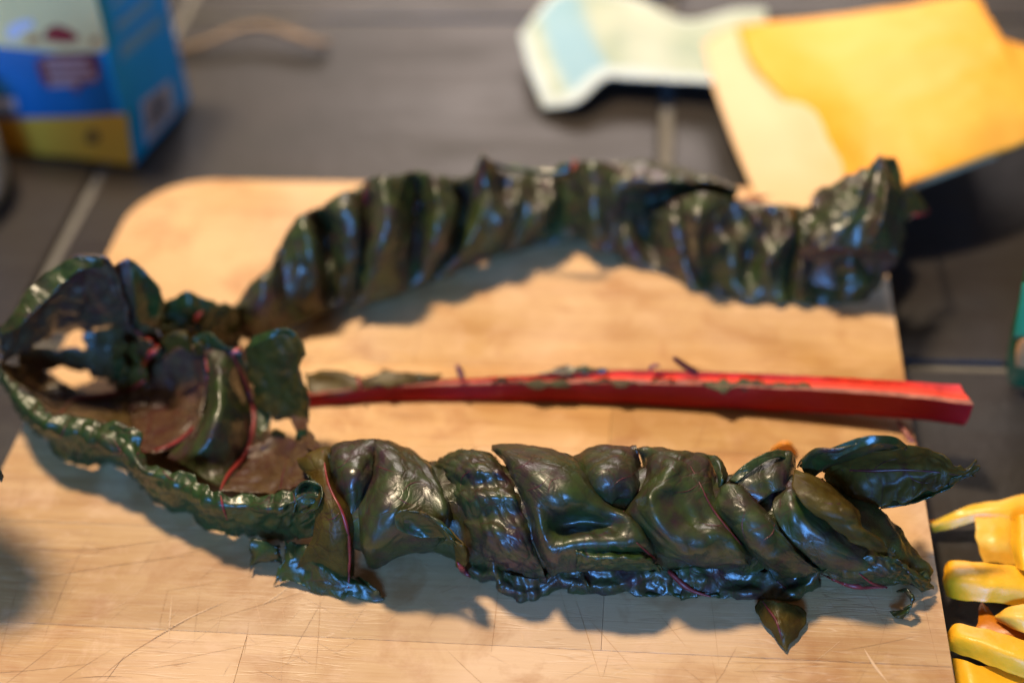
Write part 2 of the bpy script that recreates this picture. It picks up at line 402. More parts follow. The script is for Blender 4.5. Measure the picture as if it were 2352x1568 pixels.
def scratches(name, segs, mat, z):
    vs, fs = [], []
    for pts, wd in segs:
        p = np.asarray(pts)[:, :2]; t = np.gradient(p, axis=0); t /= np.linalg.norm(t, axis=1, keepdims=True)+1e-12
        nn = np.stack([-t[:, 1], t[:, 0]], 1); k = len(p); i0 = len(vs)
        prof = np.sin(np.linspace(0.12, math.pi-0.12, k))*wd*0.0005
        for s in (-1, 1):
            for i in range(k): vs.append((*(p[i]+s*nn[i]*prof[i]), z))
        for i in range(k-1): fs.append((i0+i, i0+i+1, i0+k+i+1, i0+k+i))
    o = child(link(name, pmesh(name, vs, fs), mat, None, False), brd); o['kind'] = 'stuff'; return o
def rnd_scr(n, xr, yr, lr, angs, wr, bend=0.08):
    out = []
    for _ in range(n):
        c = P(random.uniform(*xr), random.uniform(*yr)); L = random.uniform(*lr)*0.001; a = math.radians(random.choice(angs)+random.gauss(0, 7))
        t = np.linspace(-0.5, 0.5, 7); bd = random.uniform(-bend, bend)
        x = c[0]+L*(t*math.cos(a)-bd*(t*t)*math.sin(a)); y = c[1]+L*(t*math.sin(a)+bd*t*t*math.cos(a))
        ok = (x > bl+0.003) & (x < br-0.003) & (y < yb-0.02)
        if ok.all(): out.append((np.stack([x, y], 1), random.uniform(*wr)))
    return out
def tr(*pts): return np.array([P(x, y) for x, y in crom([(a, b) for a, b in pts], 14)])
dark = rnd_scr(45, (20, 2120), (1250, 1600), (6, 34), (70, 62, 100, 20, 125), (0.06, 0.12))
dark += rnd_scr(12, (0, 700), (1080, 1560), (12, 60), (66, 15, 30, 95), (0.07, 0.14), 0.15)
dark += rnd_scr(30, (300, 2000), (560, 1100), (8, 40), (70, 100, 20), (0.10, 0.2))
dark += [(tr((215, 1210), (150, 1340), (95, 1480)), 0.16), (tr((290, 1500), (260, 1540), (240, 1568)), 0.18), (tr((0, 1255), (200, 1262), (480, 1225)), 0.2),
         (tr((0, 1345), (250, 1300), (480, 1270)), 0.18), (tr((1148, 1320), (1135, 1440), (1128, 1500)), 0.22), (tr((80, 1000), (60, 1090), (35, 1190)), 0.22),
         (tr((215, 1568), (300, 1500), (400, 1440), (470, 1400)), 0.16), (tr((1320, 1370), (1340, 1430), (1380, 1560)), 0.16), (tr((2105, 1300), (2130, 1420), (2165, 1568)), 0.18)]
pale = rnd_scr(60, (200, 2100), (1300, 1600), (4, 16), (30, 40, 150, 100, 65), (0.05, 0.11))
pale += [(tr((1985, 1490), (2010, 1530), (2040, 1568)), 0.8), (tr((345, 1470), (430, 1420), (520, 1380)), 0.4), (tr((600, 1390), (640, 1365), (670, 1340)), 0.45), (tr((395, 1370), (390, 1430), (386, 1478)), 0.35)]
scratches('knife_marks', dark, CUT_DARK, 0.00010); scratches('scratches', pale, CUT_PALE, 0.00013)

# ------------------------------------------------------------------ chard leaf: two twisted halves joined at the curled tip
class Roll:
    def __init__(s, st, k=1.0):
        pts = []
        for x, yt, y2 in st:
            h = 15.0
            for _ in range(6):
                c = P(x, (yt+y2)/2, h); ppm = FPX/((c-CAM) @ RW[:, 2]); R = k*(y2-yt)/2/ppm; h = R*1000*0.97
            pts.append([*c, R])
        s.c = crom(pts, 160)
    def sdf(s, p): return np.min(np.linalg.norm(s.c[:, :3]-p, axis=1)-s.c[:, 3])
    def at(s, x, y, off=0.0):
        r = ray(x, y); o = off*0.001; t = 0.25; best = (9, t)
        for _ in range(90):
            d = s.sdf(CAM+t*r)-o
            if d < best[0]: best = (d, t)
            if d < 0.00005 or t > 1.2: break
            t += max(d*0.8, 0.0004)
        p = CAM+best[1]*r
        return p if p[2] > 0.0006 else P(x, y, 0.6)
    def core(s, name, mat, parent, k=0.86, n=150, m=28):
        ii = np.linspace(0, len(s.c)-1, n).astype(int); c = s.c[ii]; t = np.gradient(c[:, :3], axis=0); t /= np.linalg.norm(t, axis=1, keepdims=True)
        vs, fs, uv = [], [], []
        for i in range(n):
            a = np.cross(t[i], (0, 0, 1.0)); a /= np.linalg.norm(a); b = np.cross(a, t[i])
            for j in range(m):
                th = 2*math.pi*j/m; dv = a*math.cos(th)+b*math.sin(th)
                r = c[i, 3]*k*(1+0.06*math.sin(2*th+i*0.28)); p = c[i, :3]+dv*r
                p = p+dv*0.0016*float(fbm(p*1000/7.0)); p[2] = max(p[2], 0.0008); vs.append(p); uv.append((i*0.02, j*0.05))
        for i in range(n-1):
            for j in range(m): fs.append((i*m+j, i*m+(j+1) % m, (i+1)*m+(j+1) % m, (i+1)*m+j))
        fs.append(tuple(range(m-1, -1, -1))); fs.append(tuple((n-1)*m+j for j in range(m)))
        return child(link(name, pmesh(name, vs, fs, uv), mat), parent)
# crops of the photo used for measuring: origin and scale back to the 2352-px frame
def q1(p): return p[0]*0.528, 545.7+p[1]*0.528
def q2(p): return 564.5+p[0]*0.36, 959.6+p[1]*0.36
def q3(p): return 1317+p[0]*0.44, 959.6+p[1]*0.44
def q4(p): return 517.4+p[0]*0.36, 319.9+p[1]*0.36
def q5(p): return 1270+p[0]*0.4, 319.9+p[1]*0.4

leaf = thing('chard_leaf', P(1100, 1000), 'dark green purple chard leaf stripped off its rib, both halves twisted into ropes', 'chard leaf')
FR = Roll([(800, 1085, 1300), (840, 1040, 1310), (900, 1020, 1305), (1000, 1030, 1295), (1090, 1028, 1320), (1200, 1024, 1345), (1450, 1032, 1342), (1650, 1052, 1345), (1800, 1075, 1345), (1950, 1110, 1345), (2060, 1210, 1350), (2125, 1300, 1360)], 0.86)
RST = [(545, 705, 778), (620, 605, 775), (700, 505, 755), (800, 445, 730), (900, 412, 692), (1050, 412, 642), (1200, 397, 607), (1350, 380, 584), (1480, 385, 590), (1600, 440, 640), (1750, 472, 690), (1900, 482, 698), (2010, 450, 660), (2070, 480, 600)]
RR = Roll(RST, 0.84)
front = FR.core('twisted_half', LEAF, leaf); tag(front, 'front half of the leaf twisted into a thick rope')
cs = []                                   # rear core: closed tent that stands on the board behind the folds
for x, yt, y2 in crom([(x, a, b) for x, a, b in RST], 40):
    kx = 0.126 if x < 1440 else (0.110 if x > 1560 else 0.126-0.016*(x-1440)/120)
    r = ray(x, y2); top = P(x, yt+14, (y2-yt-14)*kx); inn = np.array([0, 0.005, 0])
    cs.append([P(x, y2-14, 0.6)+inn]+[P(x, y2+(yt+14-y2)*f, (y2-yt-14)*f*kx)+inn for f in (0.25, 0.5, 0.75)]+[top+inn, top+np.array([0, 0.013, -0.010]), np.array([top[0], top[1]+0.022, top[2]*0.35]), np.array([top[0], top[1]+0.022, 0.0007])])
rear = child(sheet('twisted_half', cs, LEAF, None, nu=130, nv=60, bull=0.6, crinkle=0.6, big=0.6, thick=0), leaf); tag(rear, 'rear half of the leaf twisted into a rope, out of focus')
tip = None
def fold(roll, q, curves, mats=None, part=None, **kw):
    cs = [[roll.at(*q(p), p[2] if len(p) > 2 else 0) for p in c] for c in curves]
    kw.setdefault('bvh', 'roll')
    o = sheet('leaf_fold', cs, mats or [LEAF, UNDER], None, **kw)
    o.parent = part; return o
def F(curves, q=q2, mats=None, **kw): return fold(FR, q, curves, mats, front, **kw)
def B(curves, q=q4, mats=None, lean=None, **kw):
    kw.setdefault('nu', 40); kw.setdefault('nv', 40); kw.setdefault('crinkle', 0.6); kw.setdefault('bull', 0.7)
    cs = [[RR.at(*q(p), p[2]*1.5) for p in c[:-1]]+[P(*q(c[-1]), 0.9)] for c in curves]      # each fold ends on the board
    if lean is None: lean = q is q4
    if lean:                              # stands on the board edge instead of hanging over it
        cs = []
        for c in curves:
            yb_ = q(c[-1])[1]; k = []
            for p in c:
                x, y = q(p); k.append(P(x, y, max(0.9, (yb_-y)*(0.112 if q is q5 else 0.128))+(0 if q is q5 else 6.5))-ray(x, y)*p[2]*(0.0024 if q is q5 else 0.0023))
            cs.append(k)
    o = sheet('leaf_fold', cs, mats or [LEAF, UNDER], None, bvh='roll', **kw); o.parent = rear; return o
def A(curves, q, mats, part, name='leaf_fold', **kw):       # absolute heights in mm
    cs = [[P(*q(p), p[2]) for p in c] for c in curves]; kw.setdefault('bvh', 'tip')
    o = sheet(name, cs, mats, None, **kw); o.parent = part; return o

# --- front rope, left to right
# strip left of the red vein
F([[(330, 260, 0), (360, 330, 2), (440, 420, 4), (450, 560, 4), (440, 700, 4), (390, 830, 5), (320, 960, 4)],
   [(420, 230, 1), (440, 380, 4), (520, 520, 5), (540, 680, 5), (520, 830, 5), (450, 980, 4)],
   [(500, 200, 0), (530, 400, 2), (600, 560, 3), (640, 720, 3), (640, 880, 3), (640, 1060, 1)],
   [(530, 200, -4), (570, 400, -3), (660, 600, -2), (690, 740, -2), (690, 900, -2), (680, 1080, -2)]], mats=[OLIVE, GREEN], wrap=True, bull=0.4)
# purple bulge right of the vein
F([[(500, 195, -1), (560, 420, -2), (640, 560, -3), (670, 700, -3)],
   [(580, 160, 2), (620, 350, 4), (650, 500, 1), (690, 660, -3)],
   [(700, 140, 2), (720, 330, 4), (715, 470, 1), (710, 620, -3)],
   [(830, 136, 0), (815, 300, -1), (790, 430, -3), (740, 580, -4)]], wrap=True, big=0.4, crinkle=0.5)
# the big smooth wrap
F([[(790, 150, -3), (800, 250, -2), (770, 420, -3), (720, 560, -2), (730, 720, -1), (740, 860, -2)],
   [(830, 136, 1), (870, 270, 3), (850, 450, 5), (790, 620, 6), (760, 800, 5), (770, 950, 1)],
   [(930, 155, 2), (1000, 320, 5), (980, 500, 8), (920, 640, 9), (870, 800, 6), (850, 960, 1)],
   [(1050, 205, 1), (1120, 360, 4), (1140, 500, 7), (1100, 620, 9), (1020, 760, 5), (980, 880, 0)],
   [(1150, 280, 0), (1220, 420, 3), (1270, 560, 5), (1260, 660, 6), (1200, 760, 4), (1150, 860, -1)],
   [(1170, 300, -4), (1260, 450, -3), (1310, 590, -2), (1300, 700, -2), (1260, 780, -2), (1200, 850, -4)]], wrap=True, nu=64, nv=60, big=0.5, bull=0.35, crinkle=0.5)
# flap lip lying on the big wrap
F([[(950, 700, 9), (1020, 740, 9), (1130, 765, 8), (1260, 760, 6)],
   [(960, 610, 12), (1050, 650, 9), (1150, 700, 8), (1290, 760, 7)],
   [(1030, 590, 13), (1130, 610, 12), (1230, 680, 11), (1330, 780, 9)],
   [(1120, 595, 10), (1230, 650, 10), (1320, 740, 9), (1390, 890, 5)]], mats=[GREEN, OLIVE], big=0.3, nu=30)
F([[(1330, 770, 8), (1340, 850, 6), (1340, 950, 4)], [(1380, 800, 8), (1400, 880, 6), (1390, 960, 3)], [(1280, 700, 4), (1420, 850, 2), (1410, 930, 1)]], mats=[OLIVE, GREEN], nu=20, nv=20)
# pinched valley piece with cross wrinkles
F([[(1180, 290, -5), (1270, 460, -6), (1330, 640, -5), (1390, 800, -4), (1440, 940, -3)],
   [(1260, 235, 0), (1320, 330, 1.5), (1360, 430, -1), (1400, 520, 1.5), (1440, 630, -2), (1470, 720, 1), (1510, 830, 0), (1560, 950, -2)],
   [(1400, 200, 2), (1460, 310, 5), (1490, 420, 1), (1540, 500, 4), (1570, 620, 0), (1600, 720, 3), (1660, 850, 2), (1720, 980, -1)],
   [(1530, 215, 1), (1600, 330, 3), (1640, 410, 0), (1690, 500, 3), (1720, 610, 0), (1740, 720, 2), (1790, 860, 1), (1850, 1020, -1)],
   [(1590, 235, -3), (1680, 370, -2), (1760, 500, -3), (1800, 640, -2), (1840, 830, -2), (1930, 1040, -3)]], wrap=True, nu=60, nv=80, bull=0.7, crinkle=0.5, cell=5)
# fourth wrap: smooth top then pit and lobe
F([[(1560, 200, -3), (1660, 320, -3), (1760, 500, -3), (1820, 660, -2), (1860, 840, -2), (1950, 1030, -3)],
   [(1580, 165, 1), (1690, 280, 4), (1800, 470, 5), (1870, 620, 6), (1900, 760, 5), (1940, 880, 5), (2000, 985, 0)],
   [(1700, 160, 2), (1810, 290, 6), (1900, 430, 8), (1970, 560, 7), (2010, 680, -2), (2060, 820, 6), (2100, 970, 0)],
   [(1850, 178, 2), (1960, 290, 6), (2050, 420, 8), (2110, 540, 7), (2170, 660, -2), (2220, 800, 6), (2250, 970, 0)],
   [(1980, 205, 1), (2090, 300, 4), (2170, 420, 5), (2240, 560, 4), (2320, 680, 0), (2380, 800, 6), (2420, 960, 0)],
   [(2060, 240, -1), (2170, 320, 0), (2230, 430, 0), (2310, 560, 1), (2440, 640, 3), (2540, 780, 4), (2580, 930, 0)],
   [(2090, 260, -5), (2200, 340, -5), (2270, 460, -5), (2380, 560, -4), (2520, 660, -3), (2610, 790, -3), (2640, 900, -4)]], wrap=True, nu=76, nv=72, big=0.5, bull=0.35, crinkle=0.5)
# bottom rolled lobe of the fourth wrap
F([[(0, 660, 4), (20, 720, 6), (10, 800, 0)], [(110, 690, 5), (120, 740, 7), (120, 800, 1)], [(250, 680, 5), (270, 740, 8), (290, 800, 1)], [(340, 690, 4), (390, 740, 5), (430, 800, 1)], [(400, 710, 1), (450, 770, 1), (470, 800, 0)]], q=q3, mats=[GREEN, LEAF], crinkle=1.0, bull=0.8, cell=5)
# fifth: small glossy bulge on top
F([[(-20, 220, -4), (30, 330, -4), (90, 430, -4), (170, 500, -5)],
   [(60, 170, 1), (90, 270, 4), (130, 370, 4), (190, 470, -1)],
   [(180, 143, 2), (200, 240, 6), (220, 340, 6), (230, 430, 0)],
   [(280, 150, 1), (300, 240, 3), (310, 330, 3), (290, 420, 0)],
   [(330, 150, -3), (350, 250, -2), (345, 350, -2), (310, 440, -3)]], q=q3, wrap=True, big=0.4, bull=0.4, cell=7)
# sixth: swirl
F([[(330, 150, -3), (350, 260, -3), (330, 380, -3), (260, 490, -2), (330, 580, -3), (400, 700, -3)],
   [(420, 150, 2), (430, 240, 2), (400, 350, 3), (330, 460, 4), (400, 600, 4), (480, 720, 0)],
   [(530, 165, 3), (520, 240, 5), (470, 330, 7), (400, 420, 9), (460, 560, 9), (560, 690, 6), (620, 770, 0)],
   [(620, 180, 3), (610, 260, 3), (570, 350, 4), (520, 430, 4), (560, 540, 5), (640, 660, 7), (720, 770, 1)],
   [(700, 200, 1), (690, 280, 1), (660, 370, 2), (640, 440, 2), (680, 540, 2), (740, 620, 6), (830, 760, 2)],
   [(740, 260, -2), (730, 330, -2), (720, 400, -1), (730, 480, 0), (790, 580, 3), (870, 680, 5), (900, 760, 2)],
   [(770, 330, -5), (760, 380, -5), (770, 450, -4), (800, 520, -3), (870, 620, -2), (930, 720, -2), (920, 770, -3)]], q=q3, wrap=True, nu=70, nv=72, big=0.6, bull=0.55, crinkle=0.5)
# small knot fold at the top
F([[(700, 190, 1), (740, 280, 2), (750, 360, 0)], [(750, 205, 3), (780, 290, 4), (775, 360, 1)], [(780, 240, 0), (800, 310, 0), (790, 350, -2)]], q=q3, mats=[GREEN, LEAF], nu=22, nv=26)
# seventh: blue-lit diagonal wrap
F([[(740, 380, -3), (720, 480, -2), (820, 600, -2), (940, 720, -2), (1060, 850, -3)],
   [(770, 360, 1), (790, 470, 4), (880, 600, 5), (990, 730, 4), (1120, 830, 1)],
   [(810, 345, 3), (870, 460, 7), (960, 600, 8), (1060, 720, 6), (1180, 830, 1)],
   [(870, 360, 3), (950, 460, 6), (1030, 570, 7), (1120, 690, 5), (1240, 810, 1)],
   [(940, 420, 0), (1030, 520, 2), (1090, 620, 3), (1180, 720, 3), (1290, 800, 0)],
   [(980, 460, -5), (1060, 540, -4), (1120, 630, -4), (1220, 740, -3), (1310, 800, -4)]], q=q3, nu=56, nv=56, big=0.5, bull=0.45, crinkle=0.5)
# eighth: ridge with turned rim
F([[(800, 340, 0), (870, 400, 1), (960, 450, 1)],
   [(850, 285, 2), (910, 350, 3), (1000, 420, 2)],
   [(950, 215, 4), (980, 300, 4), (1040, 390, 2)],
   [(1060, 172, 4), (1070, 270, 5), (1080, 380, 2)],
   [(1130, 175, 3), (1130, 260, 4), (1110, 370, 2)],
   [(1155, 210, -2), (1150, 290, -2), (1120, 400, -3)]], q=q3, wrap=True, nu=44, nv=34, big=0.4, crinkle=0.5)
F([[(810, 325, 2), (850, 335, 3)], [(890, 245, 6), (930, 275, 5)], [(1000, 185, 8), (1020, 215, 7)], [(1080, 166, 8), (1090, 200, 7)], [(1140, 180, 7), (1120, 215, 6)], [(1145, 240, 4), (1125, 250, 4)]], q=q3, mats=[GREEN, LEAF], nu=44, nv=14, big=0.2, bull=0.1)
# dark long fold running down to the right
F([[(1060, 380, 0), (1040, 480, 2), (1100, 600, 2), (1220, 720, 2), (1350, 830, 0), (1480, 870, -1)],
   [(1130, 290, 2), (1130, 420, 5), (1200, 580, 5), (1330, 710, 4), (1450, 820, 2), (1580, 875, 0)],
   [(1200, 330, 1), (1250, 460, 3), (1330, 590, 4), (1450, 700, 4), (1560, 790, 3), (1680, 870, 0)],
   [(1260, 330, -3), (1330, 480, -2), (1440, 600, -2), (1560, 700, 0), (1680, 780, 1), (1780, 850, 0)],
   [(1300, 340, -6), (1400, 500, -6), (1500, 600, -5), (1620, 700, -4), (1740, 780, -2), (1860, 850, -1)]], q=q3, nu=56, nv=64, big=0.5, bull=0.4)
# olive flap hanging down the right side
F([[(1150, 265, 6), (1160, 370, 9), (1240, 490, 10), (1330, 570, 9), (1440, 640, 8), (1560, 690, 7), (1660, 715, 5)],
   [(1210, 290, 8), (1260, 400, 11), (1340, 500, 12), (1430, 570, 11), (1530, 640, 9), (1610, 690, 7), (1668, 718, 5)],
   [(1290, 310, 8), (1360, 390, 10), (1450, 470, 12), (1500, 560, 11), (1570, 620, 9), (1640, 680, 7), (1672, 722, 5)],
   [(1310, 330, 4), (1400, 400, 5), (1490, 490, 6), (1510, 570, 7), (1590, 630, 7), (1650, 690, 5), (1676, 726, 4)]], q=q3, mats=[OLIVE, LEAF], nu=40, nv=60, ragged=1.0)
# lower dark right end with crumpled stub
F([[(1300, 800, 1), (1400, 760, 3), (1560, 720, 3), (1680, 730, 3), (1790, 800, 3), (1850, 800, 2)],
   [(1360, 850, 1), (1480, 830, 3), (1600, 800, 4), (1720, 800, 4), (1800, 840, 4), (1870, 850, 2)],
   [(1480, 880, 0), (1600, 870, 2), (1680, 860, 3), (1760, 880, 3), (1830, 910, 2), (1880, 900, 1)]], q=q3, mats=[LEAF, PURP], nu=34, nv=60, crinkle=1.2, bull=0.8, cell=5, ragged=1.2)
# lower edge of the rope tucked under and touching the board
def tuck(q, pts, mats, **kw):
    cs = [[FR.at(*q((x-10, y-150)), -4), FR.at(*q((x, y-90)), -2), FR.at(*q((x, y-40)), 0), P(*q((x, y)), 0.8), P(*q((x, y-30)), 0.6)] for x, y in pts]
    o = sheet('leaf_fold', cs, mats, None, bvh='roll', crinkle=1.0, bull=0.7, big=0.6, nv=30, **kw); o.parent = front
tuck(q3, [(-20, 905), (60, 912), (140, 925), (230, 915), (330, 930), (420, 935), (500, 930), (560, 938), (640, 936)], [LEAF, GREEN], nu=80, puck=(1.2, 9), ragged=1.0)
tuck(q3, [(560, 938), (660, 932), (740, 940), (840, 950), (950, 945), (1060, 942), (1140, 950), (1200, 925), (1290, 885)], [LEAF, GREEN], nu=80, puck=(1.2, 10), ragged=1.0)
tuck(q2, [(1430, 1010), (1500, 1040), (1580, 1030), (1640, 1100), (1770, 1160), (1900, 1140), (1980, 1090), (2080, 1100), (2180, 1115)], [LEAF, GREEN], nu=80, puck=(1.2, 9), ragged=1.2)
# leaf tip sticking out to the right: lip, hood and pointed blade
A([[(1190, 220, 40), (1200, 280, 34), (1260, 310, 28)], [(1260, 160, 45), (1260, 220, 40), (1280, 290, 32)], [(1400, 150, 48), (1390, 200, 44), (1370, 250, 36)], [(1560, 100, 50), (1560, 150, 46), (1540, 190, 40)], [(1680, 105, 47), (1670, 140, 44), (1640, 170, 40)], [(1745, 155, 42), (1720, 165, 41), (1690, 175, 39)]], q3, [LEAF, UNDER], front, nu=56, nv=24, big=0.15, bull=0.3, wrap=True, bvh='roll')
A([[(1180, 250, 34), (1240, 300, 30)], [(1290, 190, 44), (1330, 240, 41)], [(1420, 130, 49), (1440, 180, 46)], [(1560, 92, 52), (1570, 135, 50)], [(1680, 100, 50), (1670, 140, 48)], [(1748, 150, 44), (1720, 168, 43)]], q3, [GREEN, LEAF], front, nu=50, nv=16, big=0.12, bull=0.2, bvh='roll')
A([[(1290, 260, 30), (1330, 330, 22), (1390, 400, 20)],
   [(1400, 195, 40), (1420, 300, 28), (1450, 430, 20)],
   [(1520, 180, 42), (1540, 290, 27), (1560, 470, 20)],
   [(1700, 160, 42), (1700, 280, 29), (1700, 440, 22)],
   [(1880, 175, 40), (1860, 270, 30), (1820, 400, 25)],
   [(1980, 240, 36), (1950, 290, 30), (1930, 370, 26)],
   [(2040, 270, 32), (2030, 300, 29), (2010, 330, 27)],
   [(2090, 225, 34), (2110, 265, 31), (2080, 310, 28)]], q3, [OLIVE, LEAF], front, nu=80, nv=40, big=0.5, bull=0.7, cell=6, ragged=1.0, bvh='roll')
A([[(1680, 370, 22), (1640, 420, 18), (1600, 470, 17)], [(1780, 360, 25), (1740, 400, 20), (1690, 460, 18)], [(1930, 345, 27), (1880, 380, 24), (1830, 408, 23)], [(2040, 300, 29), (2000, 330, 27), (1960, 360, 26)]], q3, [GREEN, OLIVE], front, nu=36, nv=16, big=0.4, bvh='roll')
# loose points under the rope
A([[(950, 1010, 1.5), (960, 960, 3), (1000, 945, 5)], [(1000, 1090, 1.5), (1020, 1030, 5), (1050, 950, 8)], [(1060, 1150, 1.5), (1070, 1080, 6), (1100, 960, 7)], [(1105, 1220, 1), (1130, 1100, 4), (1170, 970, 4)], [(1130, 1190, 1), (1190, 1100, 2), (1225, 1020, 2)]], q3, [OLIVE, LEAF], front, nu=40, nv=30, ragged=0.6, big=0.4, bvh='roll')
A([[(1680, 900, 4), (1720, 900, 7), (1750, 920, 6)], [(1740, 890, 8), (1770, 930, 8), (1760, 980, 6)], [(1780, 950, 6), (1750, 1010, 5), (1700, 1000, 3)], [(1720, 1050, 1.5), (1680, 1040, 2), (1650, 1010, 1.5)]], q3, [LEAF, GREEN], front, nu=30, nv=16, bvh='roll')
A([[(0, 840, 8), (40, 880, 4), (20, 1000, 1)], [(60, 790, 10), (100, 860, 8), (60, 920, 4)], [(180, 790, 11), (190, 870, 9), (170, 930, 4)], [(230, 800, 9), (230, 870, 7), (240, 940, 3)]], q2, [GREEN, LEAF], front, nu=30, nv=24, ragged=2.0, bvh='roll')
A([[(230, 780, 11), (220, 900, 7), (165, 1055, 1.2)], [(290, 770, 12), (280, 900, 9), (230, 1060, 1.5)], [(390, 790, 12), (380, 900, 10), (340, 1080, 1.5)], [(480, 830, 12), (480, 960, 9), (450, 1110, 1)], [(600, 960, 7), (600, 1040, 5), (600, 1130, 1)], [(690, 1000, 4), (720, 1060, 4), (700, 1140, 1)], [(760, 1030, 3), (830, 1080, 3), (900, 1155, 0.8)]], q2, [GREEN, LEAF], front, nu=60, nv=34, ragged=1.6, crinkle=0.9, bull=0.8, bvh='roll')

def vein(part, q, pts, rads, mat=VEIN, key='roll', lift=0.0, n=40):
    pp = []
    for p in crom([(a, b) for a, b in [q(x) for x in pts]], 22):
        h = hit(p[0], p[1], key); r = ray(p[0], p[1]); pp.append(h-r*lift*0.001)
    pp = np.array(pp)
    for _ in range(2):                    # keep the rib smooth where it bridges two folds
        pp[1:-1] = pp[1:-1]*0.5+(pp[:-2]+pp[2:])*0.25
    o = tube('vein', pp, rads, mat, None, 7, n, 0.06); o.parent = part; return o
vein(front, q2, [(490, 210), (530, 440), (610, 590), (655, 750), (660, 920), (655, 1085)], (0.35, 0.55, 0.7, 0.55), VEIN)
vein(front, q2, [(1580, 250), (1690, 390), (1770, 540), (1810, 680), (1860, 870), (1945, 1055)], (0.3, 0.45, 0.4, 0.6), VEIN_DARK)
vein(front, q2, [(1350, 915), (1390, 970), (1435, 1015)], (0.9, 1.1, 0.8), VEIN)
vein(front, q3, [(335, 170), (352, 270), (345, 360), (300, 430), (260, 490)], (0.25, 0.4, 0.35), VEIN_DARK)
vein(front, q3, [(610, 250), (660, 340), (710, 450), (790, 560), (890, 680), (990, 790), (1110, 890)], (0.3, 0.35, 0.35, 0.3), VEIN_DARK)
vein(front, q3, [(330, 650), (420, 730), (520, 820), (610, 895), (720, 932)], (0.3, 0.5, 0.7, 1.0, 0.5), VEIN, lift=0.6)
vein(front, q3, [(1290, 810), (1380, 850), (1480, 878), (1640, 885)], (0.4, 0.8, 0.9, 0.4), VEIN, lift=0.6)
vein(front, q3, [(1490, 810), (1560, 860), (1640, 885)], (0.3, 0.5, 0.6), VEIN, lift=0.5)
vein(front, q3, [(1290, 320), (1350, 380), (1430, 420), (1500, 520), (1560, 610), (1660, 710), (1740, 790)], (0.25, 0.35, 0.3), VEIN_DARK)
vein(front, q3, [(985, 950), (1020, 1000), (1060, 1060), (1090, 1160)], (0.4, 0.45, 0.3), VEIN_DARK)
vein(front, q3, [(1400, 270), (1560, 275), (1720, 270), (1880, 280), (2020, 300)], (0.5, 0.4, 0.25), VEIN_DARK)

for q, pts in ((q2, [(820, 300), (900, 330), (960, 350)]), (q2, [(1000, 470), (1050, 420), (1130, 400)]), (q2, [(960, 500), (1020, 540), (1080, 560)]), (q2, [(560, 330), (620, 300), (680, 230)]), (q2, [(1440, 330), (1380, 380), (1370, 450)]),
               (q2, [(1700, 330), (1780, 300), (1850, 230)]), (q2, [(1770, 470), (1880, 430), (1960, 340)]), (q2, [(1930, 480), (1950, 400), (2030, 380)]), (q2, [(600, 600), (560, 640), (500, 650)]), (q3, [(350, 260), (300, 300), (230, 330), (180, 400)]),
               (q3, [(660, 340), (600, 380), (520, 390)]), (q3, [(790, 560), (720, 560), (640, 540)]), (q3, [(900, 640), (880, 560), (900, 470)]), (q3, [(990, 640), (1040, 600), (1050, 540)]), (q3, [(1430, 420), (1380, 450), (1300, 440)]), (q3, [(1560, 275), (1620, 230), (1700, 210)]), (q3, [(1720, 270), (1790, 330), (1880, 340)])):
    vein(front, q, pts, (0.13, 0.17, 0.08), VEIN_DARK, lift=0.0, n=24)

# --- rear rope (out of focus)
B([[(60, 1060, 0), (60, 1150, 1), (80, 1250, 0)], [(210, 900, 2), (170, 1060, 3), (160, 1275, 0)], [(290, 830, 3), (270, 1020, 5), (300, 1235, 0)], [(350, 650, 1), (370, 870, 2), (420, 1190, 0)], [(430, 530, 3), (480, 760, 4), (530, 1150, 0)], [(500, 480, 3), (580, 700, 5), (620, 1115, 0)], [(570, 440, 0), (640, 640, -4), (690, 1085, 0)],
   [(650, 405, 3), (730, 580, 4), (750, 1060, 0)], [(740, 370, 4), (830, 540, 6), (810, 1030, 0)], [(800, 350, 2), (870, 560, 4), (850, 1010, 0)], [(850, 330, -4), (890, 600, -5), (870, 1000, 0)]], wrap=True, nu=110, nv=44, big=1.3, crinkle=0.5)
B([[(880, 280, -3), (900, 500, -5), (860, 800, -4), (800, 1110, 0)], [(950, 240, 2), (970, 450, 4), (930, 740, 4), (880, 1080, 0)], [(1040, 218, 3), (1060, 440, 6), (1040, 680, 6), (980, 1045, 0)], [(1150, 212, 1), (1170, 420, 2), (1160, 640, 3), (1090, 1000, 0)], [(1225, 210, -1), (1240, 400, -4), (1230, 620, -2), (1180, 960, 0)], [(1320, 220, 3), (1330, 420, 5), (1310, 640, 5), (1250, 925, 0)], [(1410, 235, 2), (1430, 400, 5), (1410, 600, 6), (1320, 890, 0)], [(1465, 260, 0), (1490, 400, 3), (1480, 590, 3), (1390, 840, 0)], [(1490, 280, -4), (1520, 420, -4), (1510, 600, -4), (1430, 800, 0)]], wrap=True, nu=100, nv=44, big=1.3)
B([[(1440, 270, -3), (1540, 420, -4), (1480, 640, -3), (1300, 930, 0)], [(1560, 220, 1), (1600, 380, 1), (1560, 620, 3), (1420, 880, 0)], [(1645, 110, 5), (1680, 280, 4), (1690, 480, 5), (1560, 820, 0)], [(1760, 190, 1), (1790, 330, 1), (1810, 520, 6), (1680, 770, 0)], [(1850, 215, 1), (1880, 350, 4), (1890, 520, 3), (1780, 730, 0)], [(1950, 225, 0), (1990, 360, 2), (1990, 500, 5), (1870, 700, 0)], [(2080, 240, 2), (2100, 340, 4), (2090, 460, 4), (1980, 650, 0)], [(2170, 190, 0), (2160, 300, 0), (2140, 430, -2), (2070, 610, 0)]], wrap=True, nu=90, nv=44, big=0.8)
